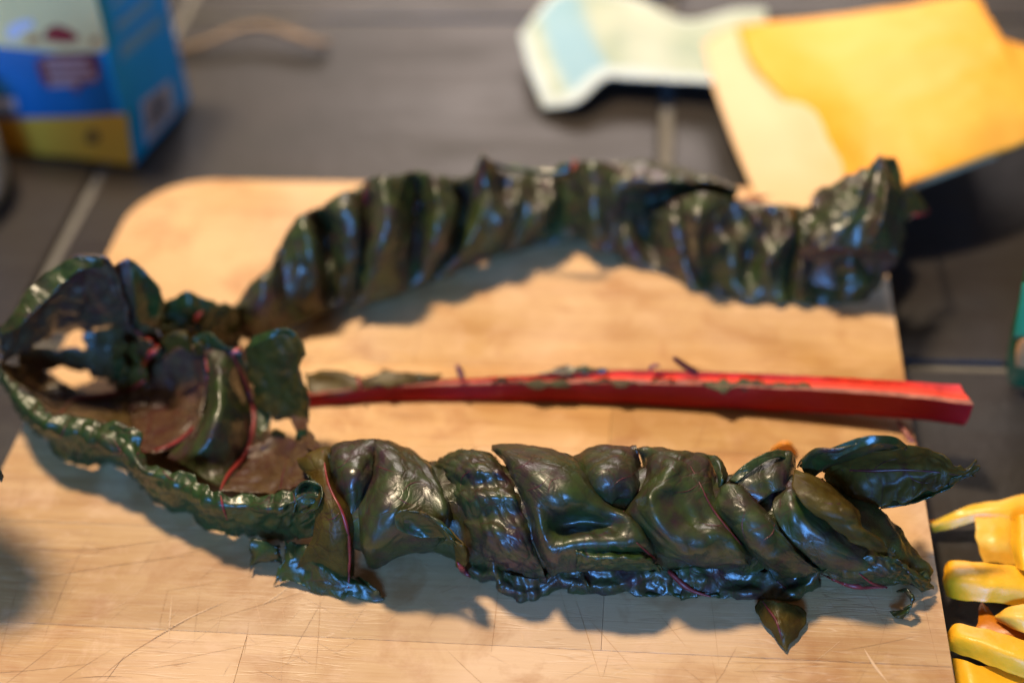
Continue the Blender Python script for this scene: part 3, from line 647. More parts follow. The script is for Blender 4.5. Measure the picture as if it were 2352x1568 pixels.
A([[(1600, 180, 44), (1620, 140, 46), (1645, 90, 50)], [(1660, 110, 48), (1700, 150, 46), (1740, 190, 42)], [(1740, 150, 45), (1820, 180, 44), (1900, 220, 41)], [(2060, 190, 44), (2090, 220, 43), (2120, 250, 40)], [(2210, 150, 47), (2230, 180, 45), (2240, 230, 41)]], q4, [GREEN, UNDER], rear, nu=44, nv=14, ragged=1.5, bvh='roll')
B([[(2150, 210, -2), (2130, 400, -1), (2100, 550, -2), (2050, 680, -3)], [(2220, 150, 2), (2250, 300, 4), (2260, 450, 4), (2240, 640, 0)], [(2330, 130, 2), (2340, 300, 4), (2350, 480, 4), (2360, 720, 0)], [(2480, 130, 1), (2470, 280, 3), (2480, 450, 3), (2480, 700, 0)], [(2600, 110, 2), (2600, 260, 4), (2590, 400, 3), (2560, 660, 0)], [(2720, 120, 1), (2720, 260, 3), (2680, 420, 2), (2600, 620, -1)]], wrap=True, nu=60, big=1.8, crinkle=0.9)
B([[(340, 190, 2), (330, 330, 1), (250, 520, -2)], [(470, 110, 4), (480, 260, 3), (400, 440, 0)], [(600, 130, 3), (600, 260, 4), (560, 380, 1)], [(760, 170, 3), (750, 260, 4), (720, 330, 0)], [(930, 210, 2), (920, 280, 3), (880, 330, -1)], [(1060, 270, 1), (1060, 310, 1), (1040, 350, -2)]], q=q5, mats=[LEAF, GREEN], wrap=True, nu=60, big=1.6)
B([[(290, 560, -1), (330, 620, 1), (400, 700, 0)], [(400, 490, 2), (430, 590, 3), (490, 730, 0)], [(500, 430, 0), (540, 570, -2), (610, 760, 0)], [(600, 390, 2), (640, 540, 4), (710, 800, 0)], [(700, 340, 3), (740, 500, 4), (790, 850, 1)], [(800, 320, 0), (830, 500, -3), (870, 875, 0)], [(900, 320, 2), (920, 420, 5), (900, 560, 2), (940, 900, 0)], [(1030, 350, 1), (1060, 480, 0), (1040, 640, 4), (1030, 915, 0)], [(1130, 370, 1), (1170, 470, 5), (1130, 660, 0), (1130, 930, 1)], [(1230, 360, 2), (1280, 480, 2), (1240, 680, 5), (1230, 940, 0)], [(1330, 370, 1), (1380, 520, 4), (1340, 700, 2), (1310, 945, 1)], [(1410, 380, -2), (1420, 560, -3), (1390, 760, -3), (1370, 935, 0)]], q=q5, wrap=True, lean=True, nu=110, nv=50, big=1.4, crinkle=0.9)
B([[(720, 330, 8), (740, 440, 10), (770, 585, 7), (800, 860, -4)], [(860, 300, 10), (850, 420, 12), (830, 530, 10), (850, 870, -4)], [(1025, 330, 9), (970, 420, 9), (890, 510, 7), (900, 880, -4)]], q=q5, mats=[LEAF, UNDER], lean=True, nu=30, nv=40, big=0.8)
B([[(1350, 440, -2), (1370, 600, -2), (1330, 930, 0)], [(1450, 440, 2), (1430, 590, 4), (1420, 780, 5), (1400, 945, 1)], [(1560, 520, 2), (1570, 640, 3), (1530, 800, 0), (1530, 950, 0)], [(1700, 570, 3), (1720, 690, 5), (1690, 820, 3), (1680, 948, 1)], [(1850, 600, 0), (1850, 700, 0), (1820, 820, 3), (1780, 930, 0)], [(1970, 640, 0), (1950, 730, 1), (1890, 860, 0)]], q=q5, lean=True, nu=70, nv=50, big=1.2, crinkle=0.9)
A([[(1420, 470, 29), (1450, 420, 31), (1500, 350, 33), (1560, 290, 35)], [(1480, 570, 29), (1560, 440, 35), (1630, 320, 39), (1680, 230, 42)], [(1590, 620, 29), (1680, 470, 36), (1750, 320, 42), (1800, 140, 48)], [(1720, 640, 27), (1790, 480, 35), (1850, 280, 43), (1885, 70, 52)], [(1830, 640, 27), (1880, 500, 37), (1915, 320, 45), (1915, 105, 50)], [(1930, 650, 24), (1950, 520, 33), (1960, 330, 40), (1955, 95, 49)], [(1980, 660, 23), (1990, 520, 29), (1995, 360, 36), (1995, 170, 43)], [(2010, 670, 20), (2035, 540, 24), (2035, 400, 32), (2020, 300, 35)]], q5, [LEAF, UNDER], rear, nu=64, nv=50, big=1.6, crinkle=0.8, bvh='roll', ragged=2)
A([[(1420, 660, 22), (1440, 720, 14), (1420, 800, 7)], [(1520, 620, 26), (1560, 700, 16), (1540, 850, 6)], [(1680, 630, 26), (1720, 720, 14), (1700, 860, 6)], [(1850, 640, 24), (1870, 710, 14), (1830, 830, 6)], [(1990, 665, 20), (1980, 720, 13), (1900, 800, 6)]], q5, [PURP, LEAF], rear, nu=40, nv=30, big=1.2, bvh='roll')
A([[(2000, 280, 34), (2020, 380, 28), (2040, 480, 22)], [(2070, 290, 34), (2080, 370, 28), (2080, 440, 24)], [(2150, 400, 26), (2140, 425, 24), (2120, 450, 22)]], q5, [OLIVE, UNDER], rear, nu=20, nv=20, bvh='roll')
vein(rear, q4, [(905, 265), (895, 350), (885, 450)], (0.8, 1.0, 0.7), VEIN, lift=1)
vein(rear, q4, [(1235, 215), (1215, 400), (1210, 560), (1215, 740)], (0.5, 0.5, 0.35), VEIN_DARK, lift=0.3)
vein(rear, q4, [(1650, 80), (1640, 200), (1610, 320), (1600, 400)], (0.7, 0.8, 0.5), VEIN_DARK, lift=0.5)
vein(rear, q4, [(2230, 130), (2225, 180), (2200, 220)], (0.8, 1.2, 0.7), VEIN, lift=0.6)
vein(rear, q5, [(1070, 345), (1150, 345), (1260, 325)], (0.8, 1.4, 0.6), VEIN, lift=1)
vein(rear, q5, [(620, 640), (680, 650), (740, 620)], (0.5, 0.6, 0.4), VEIN_DARK, lift=0.5)
vein(rear, q5, [(2060, 440), (2110, 430), (2160, 415)], (0.5, 0.7, 0.8), VEIN, lift=0.5)

# --- curled tip at the left: first sheet is the part, the rest hang under it
def tipfold(curves, mats, **kw):
    global tip
    if tip is None:
        cs = [[P(*q1(p), p[2]) for p in c] for c in curves]
        tip = child(sheet('curled_tip', cs, mats, None, bvh='tip', **kw), leaf); tag(tip, 'torn bowl-shaped tip of the leaf showing its brown underside'); return tip
    o = A(curves, q1, mats, tip, **kw); return o
# green crinkled outer band (front wall)
tipfold([[(0, 570, 30), (0, 590, 24), (10, 640, 18)], [(90, 655, 27), (60, 700, 24), (85, 770, 1)], [(200, 755, 25), (160, 800, 22), (165, 850, 1)], [(290, 772, 26), (260, 850, 22), (270, 970, 1)], [(430, 792, 26), (400, 890, 22), (390, 1000, 1)], [(570, 850, 25), (520, 930, 22), (490, 985, 1)],
         [(650, 975, 22), (610, 1010, 22), (590, 1075, 1)], [(760, 1010, 24), (720, 1080, 20), (700, 1160, 1)], [(860, 1050, 24), (830, 1120, 20), (840, 1195, 1)], [(950, 1105, 24), (940, 1180, 20), (960, 1285, 1)], [(1080, 1115, 25), (1060, 1200, 21), (1060, 1310, 1)], [(1220, 1110, 27), (1210, 1200, 24), (1220, 1312, 1)], [(1330, 1075, 30), (1330, 1150, 27), (1340, 1300, 12)], [(1400, 1065, 31), (1400, 1160, 28), (1390, 1290, 16)]],
        [GREEN, UNDER], nu=200, nv=44, crinkle=0.7, bull=0.9, cell=9, big=1.6, ragged=1.2, puck=(1.7, 12))
tipfold([[(480, 820, 27), (490, 860, 25), (520, 910, 23)], [(560, 820, 29), (560, 870, 27), (570, 930, 24)], [(612, 835, 28), (605, 880, 26), (590, 940, 23)]], [GREEN, UNDER], nu=24, nv=24, ragged=1.5)
# little open curl at the band's right end
tipfold([[(1270, 1100, 29), (1290, 1150, 27), (1280, 1200, 24)], [(1330, 1065, 33), (1340, 1100, 24), (1310, 1190, 22)], [(1390, 1080, 33), (1385, 1120, 28), (1330, 1190, 24)], [(1395, 1130, 32), (1370, 1170, 29), (1310, 1195, 26)]], [GREEN, GREEN], nu=24, nv=20)
# rear wall above the first hole
tipfold([[(0, 405, 40), (0, 480, 30), (0, 560, 26)], [(80, 320, 46), (90, 420, 32), (100, 500, 22)], [(190, 180, 54), (190, 320, 38), (200, 440, 22)], [(320, 100, 60), (310, 270, 40), (290, 425, 20)], [(420, 85, 60), (400, 260, 38), (385, 405, 19)], [(490, 130, 56), (500, 270, 38), (500, 400, 20)], [(560, 330, 36), (560, 370, 32), (560, 420, 26)]],
        [PURP, LEAF], nu=60, nv=44, big=0.96, crinkle=1.2, bull=1.2, ragged=0.40)
# pale turned-out lip of the rear wall
tipfold([[(0, 400, 42), (10, 420, 42)], [(60, 325, 48), (90, 385, 46)], [(130, 222, 53), (190, 285, 51)], [(240, 125, 58), (280, 195, 55)], [(340, 85, 62), (360, 140, 59)], [(450, 95, 60), (450, 130, 57)]], [GREEN, UNDER], nu=60, nv=16, crinkle=0.7, bull=0.4, cell=8, big=0.5, puck=(0.6, 11))
# strip between the holes, then the left inner wall
tipfold([[(90, 490, 22), (90, 540, 18), (100, 590, 14)], [(190, 490, 18), (200, 530, 14), (210, 570, 10)], [(310, 488, 16), (320, 530, 12), (330, 575, 8)], [(430, 470, 17), (420, 540, 12), (430, 610, 7)], [(520, 430, 20), (510, 540, 14), (480, 640, 8)]], [UNDER, LEAF], nu=50, nv=22, ragged=1.00, big=0.60)
tipfold([[(380, 400, 20), (400, 440, 17), (420, 480, 16)], [(480, 390, 22), (500, 460, 18), (520, 560, 12)], [(580, 380, 28), (600, 440, 22), (600, 520, 14)], [(690, 400, 30), (700, 450, 26), (690, 520, 18)]], [UNDER, LEAF], nu=40, nv=26, big=0.80, ragged=0.80)
tipfold([[(0, 540, 28), (0, 575, 26), (20, 600, 24)], [(90, 560, 18), (90, 610, 15), (110, 660, 20)], [(200, 585, 9), (190, 660, 7), (220, 750, 18)], [(300, 640, 5), (290, 700, 6), (300, 770, 18)], [(400, 665, 4), (400, 730, 6), (420, 790, 18)], [(560, 660, 5), (560, 740, 5), (580, 840, 14)]], [UNDER, LEAF], nu=60, nv=30, big=0.64, ragged=0.60)
# pieces around the centre
tipfold([[(480, 520, 16), (500, 600, 10), (520, 670, 6)], [(540, 440, 24), (560, 540, 14), (560, 660, 7)], [(620, 470, 22), (600, 560, 14), (590, 650, 8)]], [OLIVE, UNDER], nu=30, nv=30, ragged=1.00, big=0.60)
# purple inner sheet left of the first rib
tipfold([[(570, 640, 7), (560, 740, 5), (560, 880, 12)], [(660, 560, 14), (640, 720, 5), (610, 920, 14)], [(740, 490, 24), (730, 700, 6), (690, 930, 16)], [(830, 480, 28), (830, 660, 12), (780, 900, 14)], [(890, 495, 30), (890, 690, 17), (830, 880, 14)]], [PURP, LEAF], nu=50, nv=44, big=0.8, bull=0.8, crinkle=0.5, cell=8)
# shiny dark fold between the ribs
tipfold([[(880, 490, 30), (900, 640, 24), (890, 740, 20), (830, 860, 15), (700, 940, 13)], [(930, 480, 31), (945, 640, 30), (930, 780, 27), (880, 900, 22), (790, 990, 14)], [(980, 480, 31), (1000, 640, 27), (1000, 780, 24), (960, 920, 18), (870, 1040, 13)], [(1030, 500, 30), (1070, 640, 16), (1080, 780, 12), (1040, 930, 10), (950, 1080, 14)], [(1050, 500, 30), (1100, 660, 12), (1110, 800, 7), (1070, 950, 7), (970, 1095, 16)]], [LEAF, UNDER], nu=50, nv=60, big=0.20, bull=0.3)
# floor right of the second rib with torn rear edge
tipfold([[(1060, 920, 8), (1020, 1000, 7), (970, 1095, 18)], [(1140, 890, 9), (1110, 980, 7), (1080, 1110, 18)], [(1210, 850, 11), (1190, 960, 9), (1200, 1105, 20)], [(1300, 880, 18), (1290, 970, 17), (1290, 1090, 24)], [(1390, 920, 22), (1390, 990, 22), (1390, 1070, 25)]], [PURP, LEAF], nu=50, nv=36, ragged=1.20, big=0.8, bull=0.8, crinkle=0.5, cell=8)
# upright brown lobe on the right with its tail
tipfold([[(1055, 480, 32), (1080, 560, 25), (1105, 660, 16), (1110, 740, 10)], [(1100, 440, 37), (1140, 560, 27), (1160, 680, 17), (1160, 770, 10)], [(1180, 410, 41), (1220, 550, 30), (1220, 680, 19), (1200, 800, 9)], [(1260, 400, 42), (1280, 560, 30), (1280, 690, 20), (1250, 790, 10)], [(1310, 440, 40), (1300, 570, 30), (1325, 690, 21), (1290, 790, 12)], [(1338, 510, 36), (1290, 575, 31), (1338, 700, 22), (1330, 800, 14)]], [OLIVE, LEAF], nu=50, nv=50, big=0.60, ragged=0.60)
tipfold([[(1100, 430, 38), (1080, 480, 34)], [(1170, 405, 43), (1150, 450, 40)], [(1250, 395, 44), (1240, 420, 42)], [(1290, 420, 42), (1270, 440, 41)]], [GREEN, OLIVE], nu=30, nv=12, big=0.20)
tipfold([[(1265, 760, 13), (1265, 810, 12), (1300, 850, 14), (1340, 910, 22)], [(1300, 760, 14), (1300, 820, 14), (1330, 860, 17), (1370, 920, 24)], [(1338, 770, 15), (1345, 830, 16), (1380, 890, 22), (1390, 930, 26)]], [PURP, LEAF], nu=22, nv=34, ragged=1.00)
tipfold([[(1040, 670, 11), (1110, 740, 9), (1120, 870, 6)], [(1120, 720, 12), (1150, 780, 8), (1140, 880, 5)], [(1180, 770, 11), (1170, 810, 8), (1130, 860, 5)]], [GREEN, OLIVE], nu=20, nv=20, ragged=0.80)
# lobes at the back
tipfold([[(470, 150, 52), (480, 270, 40), (480, 380, 26)], [(520, 110, 55), (530, 250, 42), (550, 385, 26)], [(560, 92, 56), (590, 250, 43), (610, 410, 25)]], [PURP, LEAF], nu=30, nv=34, big=0.60)
tipfold([[(560, 92, 56), (590, 250, 44), (600, 400, 27)], [(610, 135, 52), (640, 260, 40), (640, 390, 24)], [(690, 225, 44), (690, 310, 34), (680, 390, 22)], [(715, 300, 34), (710, 340, 28), (700, 390, 20)]], [GREEN, UNDER], nu=34, nv=34, big=0.60)
tipfold([[(620, 330, 26), (630, 370, 20), (650, 410, 16)], [(720, 280, 30), (730, 340, 24), (740, 410, 18)], [(810, 238, 34), (820, 310, 28), (830, 390, 20)], [(880, 270, 30), (880, 340, 25), (870, 420, 18)], [(960, 285, 26), (960, 360, 20), (950, 440, 12)], [(1030, 300, 22), (1030, 370, 14), (1010, 450, 4)], [(1080, 300, 16), (1070, 380, 8), (1050, 460, 2)]], [GREEN, LEAF], nu=60, nv=30, big=0.80, crinkle=1.2, bull=1.0, ragged=0.80)
# small curls along the ridge
tipfold([[(640, 380, 20), (650, 440, 14), (660, 500, 8)], [(800, 390, 20), (810, 450, 14), (820, 510, 8)], [(950, 400, 16), (950, 460, 10), (950, 520, 6)], [(1050, 430, 8), (1050, 470, 6), (1050, 520, 4)]], [LEAF, UNDER], nu=30, nv=20, big=0.5)
tipfold([[(700, 460, 30), (720, 490, 26), (730, 520, 22)], [(730, 420, 34), (750, 450, 31), (760, 480, 27)], [(800, 405, 35), (800, 440, 33), (810, 480, 28)], [(830, 440, 32), (830, 470, 30), (840, 500, 26)]], [OLIVE, GREEN], nu=26, nv=18, big=0.40)
tipfold([[(830, 440, 33), (850, 470, 31), (870, 495, 30)], [(890, 412, 36), (890, 440, 34), (900, 480, 31)], [(930, 430, 36), (930, 460, 33), (925, 490, 30)], [(970, 470, 33), (1000, 480, 32), (1050, 500, 30)]], [GREEN, GREEN], nu=34, nv=18, big=0.32)
# inner bowl behind the ribs, closing the view to the board
tipfold([[(470, 400, 14), (470, 480, 10), (480, 560, 5), (500, 650, 3), (520, 760, 3)], [(560, 400, 20), (570, 500, 10), (580, 600, 4), (590, 700, 2), (600, 800, 2)], [(680, 430, 24), (680, 520, 12), (680, 620, 4), (680, 740, 2), (680, 860, 2)], [(820, 470, 24), (820, 560, 13), (820, 680, 5), (820, 800, 2), (820, 940, 2)], [(960, 490, 24), (970, 600, 13), (970, 720, 5), (970, 860, 2), (960, 1020, 2)], [(1080, 560, 22), (1090, 660, 12), (1100, 760, 5), (1090, 880, 3), (1060, 1040, 3)]], [LEAF, UNDER], nu=60, nv=44, big=0.6)
tipfold([[(360, 420, 19), (370, 500, 14), (390, 600, 8)], [(450, 400, 20), (460, 500, 13), (470, 620, 7)], [(540, 390, 22), (550, 500, 13), (560, 650, 6)]], [UNDER, LEAF], nu=30, nv=30, big=0.6, ragged=0.8)
for c in ([[(480, 470, 24), (500, 530, 18)], [(520, 440, 27), (530, 520, 19)], [(545, 445, 27), (548, 480, 24)]],
          [[(500, 545, 18), (485, 600, 12)], [(530, 530, 20), (525, 610, 12)], [(548, 560, 19), (545, 600, 14)]],
          [[(560, 580, 16), (560, 650, 9)], [(610, 560, 18), (600, 660, 9)], [(650, 600, 16), (640, 640, 11)]],
          [[(600, 440, 30), (590, 500, 22)], [(650, 450, 31), (640, 520, 22)], [(690, 490, 30), (680, 520, 25)]],
          [[(840, 480, 33), (850, 520, 28)], [(865, 470, 34), (870, 510, 29)], [(890, 485, 33), (885, 500, 31)]],
          [[(1180, 850, 11), (1190, 900, 8)], [(1195, 835, 14), (1215, 880, 9)], [(1230, 850, 15), (1240, 890, 10)]],
          [[(1285, 840, 16), (1290, 890, 13)], [(1310, 830, 18), (1320, 880, 14)], [(1335, 850, 18), (1340, 880, 15)]]):
    tipfold(c, random.choice([[OLIVE, GREEN], [UNDER, LEAF], [GREEN, OLIVE]]), nu=20, nv=14, ragged=1.2, big=0.4)
TV = lambda pts, rads, mat=VEIN, lift=0.4: vein(tip, q1, pts, [r*0.72 for r in rads], mat, 'tip', lift, 44)
TV([(265, 765), (300, 715), (340, 695), (440, 685), (540, 665), (620, 630), (655, 595)], (0.6, 0.9, 0.9, 1.1, 1.0), VEIN, 0.8)
TV([(105, 600), (150, 650), (220, 685), (320, 695)], (0.4, 0.6, 0.8), VEIN_DARK, 0.6)
TV([(890, 500), (905, 600), (897, 700), (870, 790), (810, 860), (720, 915), (600, 938)], (0.8, 1.0, 1.1, 0.9, 1.0), VEIN, 0.5)
TV([(1010, 505), (1050, 590), (1090, 690), (1105, 780), (1085, 900), (1040, 980), (990, 1030), (960, 1095)], (1.0, 1.2, 1.1, 1.0, 1.2), VEIN, 0.5)
TV([(1010, 497), (1035, 492), (1062, 485)], (1.0, 1.4, 1.0), PINK, 0.8)
TV([(560, 385), (610, 420), (660, 460), (700, 490)], (0.8, 1.2, 1.6), VEIN, 0.5)
TV([(700, 490), (660, 500), (635, 540), (610, 590)], (1.6, 1.1, 0.6), VEIN, 0.5)
TV([(845, 370), (860, 345), (880, 320)], (1.0, 1.3, 0.9), VEIN, 0.8)
TV([(670, 740), (655, 800), (640, 860), (620, 900)], (0.3, 0.4, 0.3), VEIN_DARK, 0.2)
TV([(350, 170), (370, 260), (400, 310), (430, 350)], (0.4, 0.5, 0.3), VEIN_DARK, 0.2)
TV([(250, 900), (280, 830), (300, 790)], (0.25, 0.3, 0.25), VEIN_DARK, 0.1)

TV([(890, 620), (850, 660), (800, 680), (760, 670)], (0.25, 0.3, 0.2), VEIN_DARK, 0.1)
TV([(870, 790), (800, 780), (740, 740)], (0.25, 0.3, 0.2), VEIN_DARK, 0.1)
TV([(440, 685), (470, 720), (480, 770)], (0.3, 0.35, 0.2), VEIN_DARK, 0.1)
TV([(200, 680), (160, 720), (150, 760)], (0.3, 0.3, 0.2), VEIN_DARK, 0.1)
TV([(1220, 1090), (1230, 1030), (1250, 960)], (0.4, 0.4, 0.2), VEIN_DARK, 0.1)
TV([(490, 870), (520, 920), (560, 960)], (0.25, 0.3, 0.2), VEIN_DARK, 0.05)
TV([(960, 1120), (970, 1170), (990, 1230)], (0.5, 0.6, 0.4), VEIN, 0.1)
TV([(1275, 1110), (1285, 1160), (1270, 1220)], (0.3, 0.35, 0.2), VEIN_DARK, 0.05)
TV([(700, 1000), (730, 1040), (770, 1060)], (0.25, 0.3, 0.2), VEIN_DARK, 0.05)

# ------------------------------------------------------------------ red stem
stem = thing('chard_stalk', P(1450, 915, 0), 'stripped bright red chard stalk lying across the board between the two leaf ropes', 'chard stalk')
def row(pts): return crom([P(*p) for p in pts], 90)
X = [705, 850, 1000, 1200, 1400, 1600, 1800, 2000, 2120]
def st(ys, hs, xe, ye, he): return row([(x, y, h) for x, y, h in zip(X, ys, hs)]+[(xe, ye, he)])
bot = st([934, 922, 920, 920, 925, 934, 944, 956, 965], [0.6, 0.6, 0.7, 0.8, 1, 1.5, 2.3, 3.4, 4.2], 2214, 977, 5)
frm = st([916, 904, 898, 897, 901, 906, 915, 928, 940], [3, 3.5, 4, 5, 6, 7, 8, 9.2, 10], 2228, 955, 10.5)
rim = st([908, 892, 884, 880, 880, 884, 893, 905, 916], [5, 6, 6.8, 8, 9.6, 11, 12.5, 14, 14.8], 2236, 930, 15.5)
rim2 = st([906, 889, 880, 875, 874, 877, 886, 898, 908], [5, 6, 6.8, 8, 9.4, 10.8, 12.2, 13.6, 14.4], 2232, 922, 15)
grv = st([904, 886, 876, 869, 866, 868, 877, 890, 900], [4.4, 5, 5.8, 6.6, 7.6, 8.6, 9.8, 11, 11.8], 2222, 912, 12.4)
bkr = st([902, 884, 872, 862, 850, 853, 860, 870, 878], [5, 6, 7, 8.4, 10, 11, 12, 13.4, 14], 2205, 884, 14.5)
bkb = bkr+np.array([0, 0.0035, -0.004]); bb2 = bot+np.array([0, 0.008, 0.0])
def strip(name, rows, mat, parent, cap=True):
    g = np.array(rows); k, n = g.shape[:2]
    g = g+np.array([0, 0, 1])*(0.00025*vnoise(g*1000/4))[..., None]
    idx = np.arange(k*n).reshape(k, n); fs = []
    for i in range(k-1):
        for j in range(n-1): fs.append((idx[i, j], idx[i, j+1], idx[i+1, j+1], idx[i+1, j]))
    uv = [(j/n*2, i/k) for i in range(k) for j in range(n)]
    o = link(name, pmesh(name, g.reshape(-1, 3), [tuple(int(a) for a in f) for f in fs], uv), mat)
    return child(o, parent)
strip('outer_skin', [bb2, bot, 0.5*(bot+frm)+np.array([0, -0.0006, 0]), frm, rim], STEM, stem)
strip('torn_rim', [rim, rim2, 0.6*rim2+0.4*grv], STEM_RIM, stem)
strip('cut_inside', [0.6*rim2+0.4*grv, grv, 0.5*(grv+bkr)-np.array([0, 0, 0.0006]), bkr], STEM_IN, stem)
strip('outer_skin', [bkr, bkb, bb2], STEM, stem)
ends = [a[-1] for a in (bb2, bot, frm, rim, rim2, grv, bkr, bkb)]
child(link('cut_end', pmesh('cut_end', ends, [tuple(range(8))]), STEM_IN, None, False), stem)
def scrap(curves, mats=None, ragged=1.5, name='leaf_scrap', **kw):
    return sheet(name, [[P(*p) for p in c] for c in curves], mats or [SCRAP, UNDER], stem, nu=24, nv=14, ragged=ragged, big=0.12, crinkle=0.25, bull=0.1, thick=0.25, **kw)
scrap([[(690, 852, 8), (700, 880, 6), (706, 912, 4)], [(740, 856, 8), (750, 880, 6), (760, 902, 5)], [(800, 858, 8), (810, 878, 7), (820, 893, 6)], [(840, 868, 7), (845, 880, 7), (850, 890, 6)]], [OLIVE, LEAF])
scrap([[(835, 868, 8), (838, 880, 7), (840, 892, 6)], [(880, 852, 9), (885, 870, 8), (890, 887, 7)], [(940, 855, 9), (945, 868, 8), (950, 880, 7)], [(1020, 858, 8), (1010, 866, 8), (1000, 874, 7)]], [OLIVE, LEAF])
scrap([[(1230, 862, 9), (1240, 860, 9)], [(1280, 848, 10), (1290, 858, 10)], [(1330, 842, 11), (1330, 856, 10)], [(1400, 850, 11), (1395, 856, 10)]], [LEAF, GREEN])
for (x0, y0, x1, y1, hh) in ((1130, 870, 1200, 880, 8.6), (1200, 870, 1300, 890, 9), (1350, 868, 1400, 884, 10), (1410, 868, 1455, 888, 10.4), (1500, 866, 1545, 880, 11), (1620, 870, 1690, 898, 12), (1700, 872, 1740, 890, 12.4), (1760, 874, 1850, 896, 13)):
    y0 += 4; scrap([[(x0-12, y0+4, hh-0.6), (x0-9, y0+7, hh-0.8)], [(x0*0.6+x1*0.4, y0+1, hh-0.2), (x0*0.6+x1*0.4, y1, hh-1.2)], [(x1-6, y0+3, hh), (x1-4, y1-6, hh-0.6)], [(x1+14, y0+7, hh-0.4), (x1+16, y0+9, hh-0.4)]])
tube('vein_stub', [P(1062, 868, 9), P(1056, 852, 12), P(1050, 840, 15)], (1.0, 1.2, 0.7), STEM_RIM, stem)
tube('vein_stub', [P(1600, 856, 12), P(1570, 838, 15), P(1548, 822, 18)], (1.2, 1.1, 0.8), VEIN_DARK, stem)
tube('vein_stub', [P(1490, 848, 12), P(1500, 840, 13), P(1515, 838, 13)], (0.6, 0.8, 0.5), STEM_RIM, stem)
tube('vein_stub', [P(826, 890, 8), P(824, 872, 9), P(822, 862, 9)], (0.5, 0.6, 0.4), VEIN, stem)

# ------------------------------------------------------------------ small crumbs and an added shadow caster
o = tube('vein_shred', [P(2062, 966, 2), P(2085, 1000, 0.8), P(2098, 1020, -1.5), P(2110, 1040, -6)], (0.6, 1.1, 1.2, 0.5), STEM_RIM)
tag(o, 'thin reddish brown shred hanging over the right board edge below the red stalk', 'shred')
o = sheet('vegetable_crumb', [[P(1770, 1036, 1), P(1772, 1030, 3)], [P(1795, 1040, 1), P(1798, 1016, 6)], [P(1815, 1042, 1), P(1818, 1024, 5)], [P(1830, 1042, 1), P(1832, 1036, 2)]], simple('orange_crumb', (0.75, 0.28, 0.03), 0.4), None, nu=16, nv=8, thick=1.5)
tag(o, 'small orange crumb lying on the board behind the front leaf rope', 'crumb')
def above(x, y, h):                       # the point h mm up on the lamp side of board point (x, y)
    g = P(x, y); L = np.array((-0.34, 0.26, 1.34)); return g+(L-g)*(h*0.001/1.34)
o = sheet('shadow_caster_sheet', [[P(3, 1088, 38), P(6, 1097, 36), P(2, 1108, 34)], [above(-60, 1150, 112), above(45, 1240, 117), above(35, 1330, 108)], [above(-100, 1180, 118), above(105, 1300, 123), above(95, 1400, 112)], [above(-240, 1220, 90), above(-115, 1400, 100), above(-55, 1460, 95)], [P(-560, 1150, -15), P(-420, 1330, -15), P(-360, 1500, -15)]], [LEAF, UNDER], None, nu=60, nv=40, big=0.8)  # mostly unseen sheet, added and shaped to throw the shadow at the board's left
tag(o, 'dark leaf sheet added to cast the left-edge shadow, only its tip in view', 'shadow caster')

# ------------------------------------------------------------------ blue food carton
def paper(name, col, rough=0.45, var=0.06, sc=30): return simple(name, col, rough, var, sc)
BLUE = paper('carton_blue', (0.004, 0.135, 0.34), 0.4, 0.2, 14); CYAN = paper('carton_cyan', (0.0, 0.38, 0.78), 0.4, 0.08)
CREAM = paper('carton_cream', (0.80, 0.60, 0.26)); YEL = paper('carton_yellow', (0.78, 0.36, 0.03))
RED = paper('print_red', (0.30, 0.012, 0.022)); BROWN = paper('print_maroon', (0.20, 0.032, 0.035)); PNK = paper('print_pink', (0.52, 0.30, 0.27))
WHT = paper('print_white', (0.60, 0.58, 0.58)); LBL = paper('print_pale_blue', (0.16, 0.40, 0.52)); DKB = paper('print_dark_brown', (0.16, 0.075, 0.02)); BLK = paper('print_black', (0.03, 0.03, 0.03)); LTB = paper('print_light_blue', (0.03, 0.24, 0.50)); LAV = paper('print_lavender', (0.62, 0.58, 0.66)); ORG = paper('print_orange', (0.55, 0.22, 0.07))
a0 = P(312, 388, HC); b0 = P(441, 236, HC); c0 = P(0, 349, HC)
ab = b0-a0; LB = np.linalg.norm(ab); ab /= LB; ac = np.array([-ab[1], ab[0], 0])
if ac @ (c0-a0) < 0: ac = -ac
acm = (c0-a0)/np.linalg.norm(c0-a0)
ac = acm                                  # measured front edge
LA = 0.15; HB = 0.17
box = thing('food_carton', (a0+ab*LB/2+ac*LA/2), 'blue and yellow food carton standing on the dark tiles in the back left corner', 'carton')
base = [a0, b0, b0+ac*LA, a0+ac*LA]
bm = bmesh.new(); vb = [bm.verts.new((p[0], p[1], ZC+0.001)) for p in base]; vt = [bm.verts.new((p[0], p[1], ZC+HB)) for p in base]
bm.faces.new(vb[::-1]); bm.faces.new(vt)
for i in range(4): bm.faces.new((vb[i], vb[(i+1) % 4], vt[(i+1) % 4], vt[i]))
bmesh.ops.recalc_face_normals(bm, faces=bm.faces); bmesh.ops.bevel(bm, geom=list(bm.edges), offset=0.0012, segments=2, affect='EDGES')
me = bpy.data.meshes.new('carton_body'); bm.to_mesh(me); bm.free(); child(link('carton_body', me, CYAN, None, False), box)
up = np.array([0, 0, 1.0])
nF = np.cross(ac, up); nF /= np.linalg.norm(nF); nF *= np.sign(nF @ (CAM-a0))
nS = np.cross(ab, up); nS /= np.linalg.norm(nS); nS *= np.sign(nS @ (CAM-a0))
def onface(n, pts, off, clampx=None):
    out = []
    for x, y in pts:
        r = ray(x, y); t = ((a0+n*off-CAM) @ n)/(r @ n); out.append(CAM+t*r)
    return out
def decal(name, n, pts, off, mat):
    v = onface(n, pts, off*0.001)
    return child(link(name, pmesh(name, v, [tuple(range(len(v)))]), mat, None, False), box)
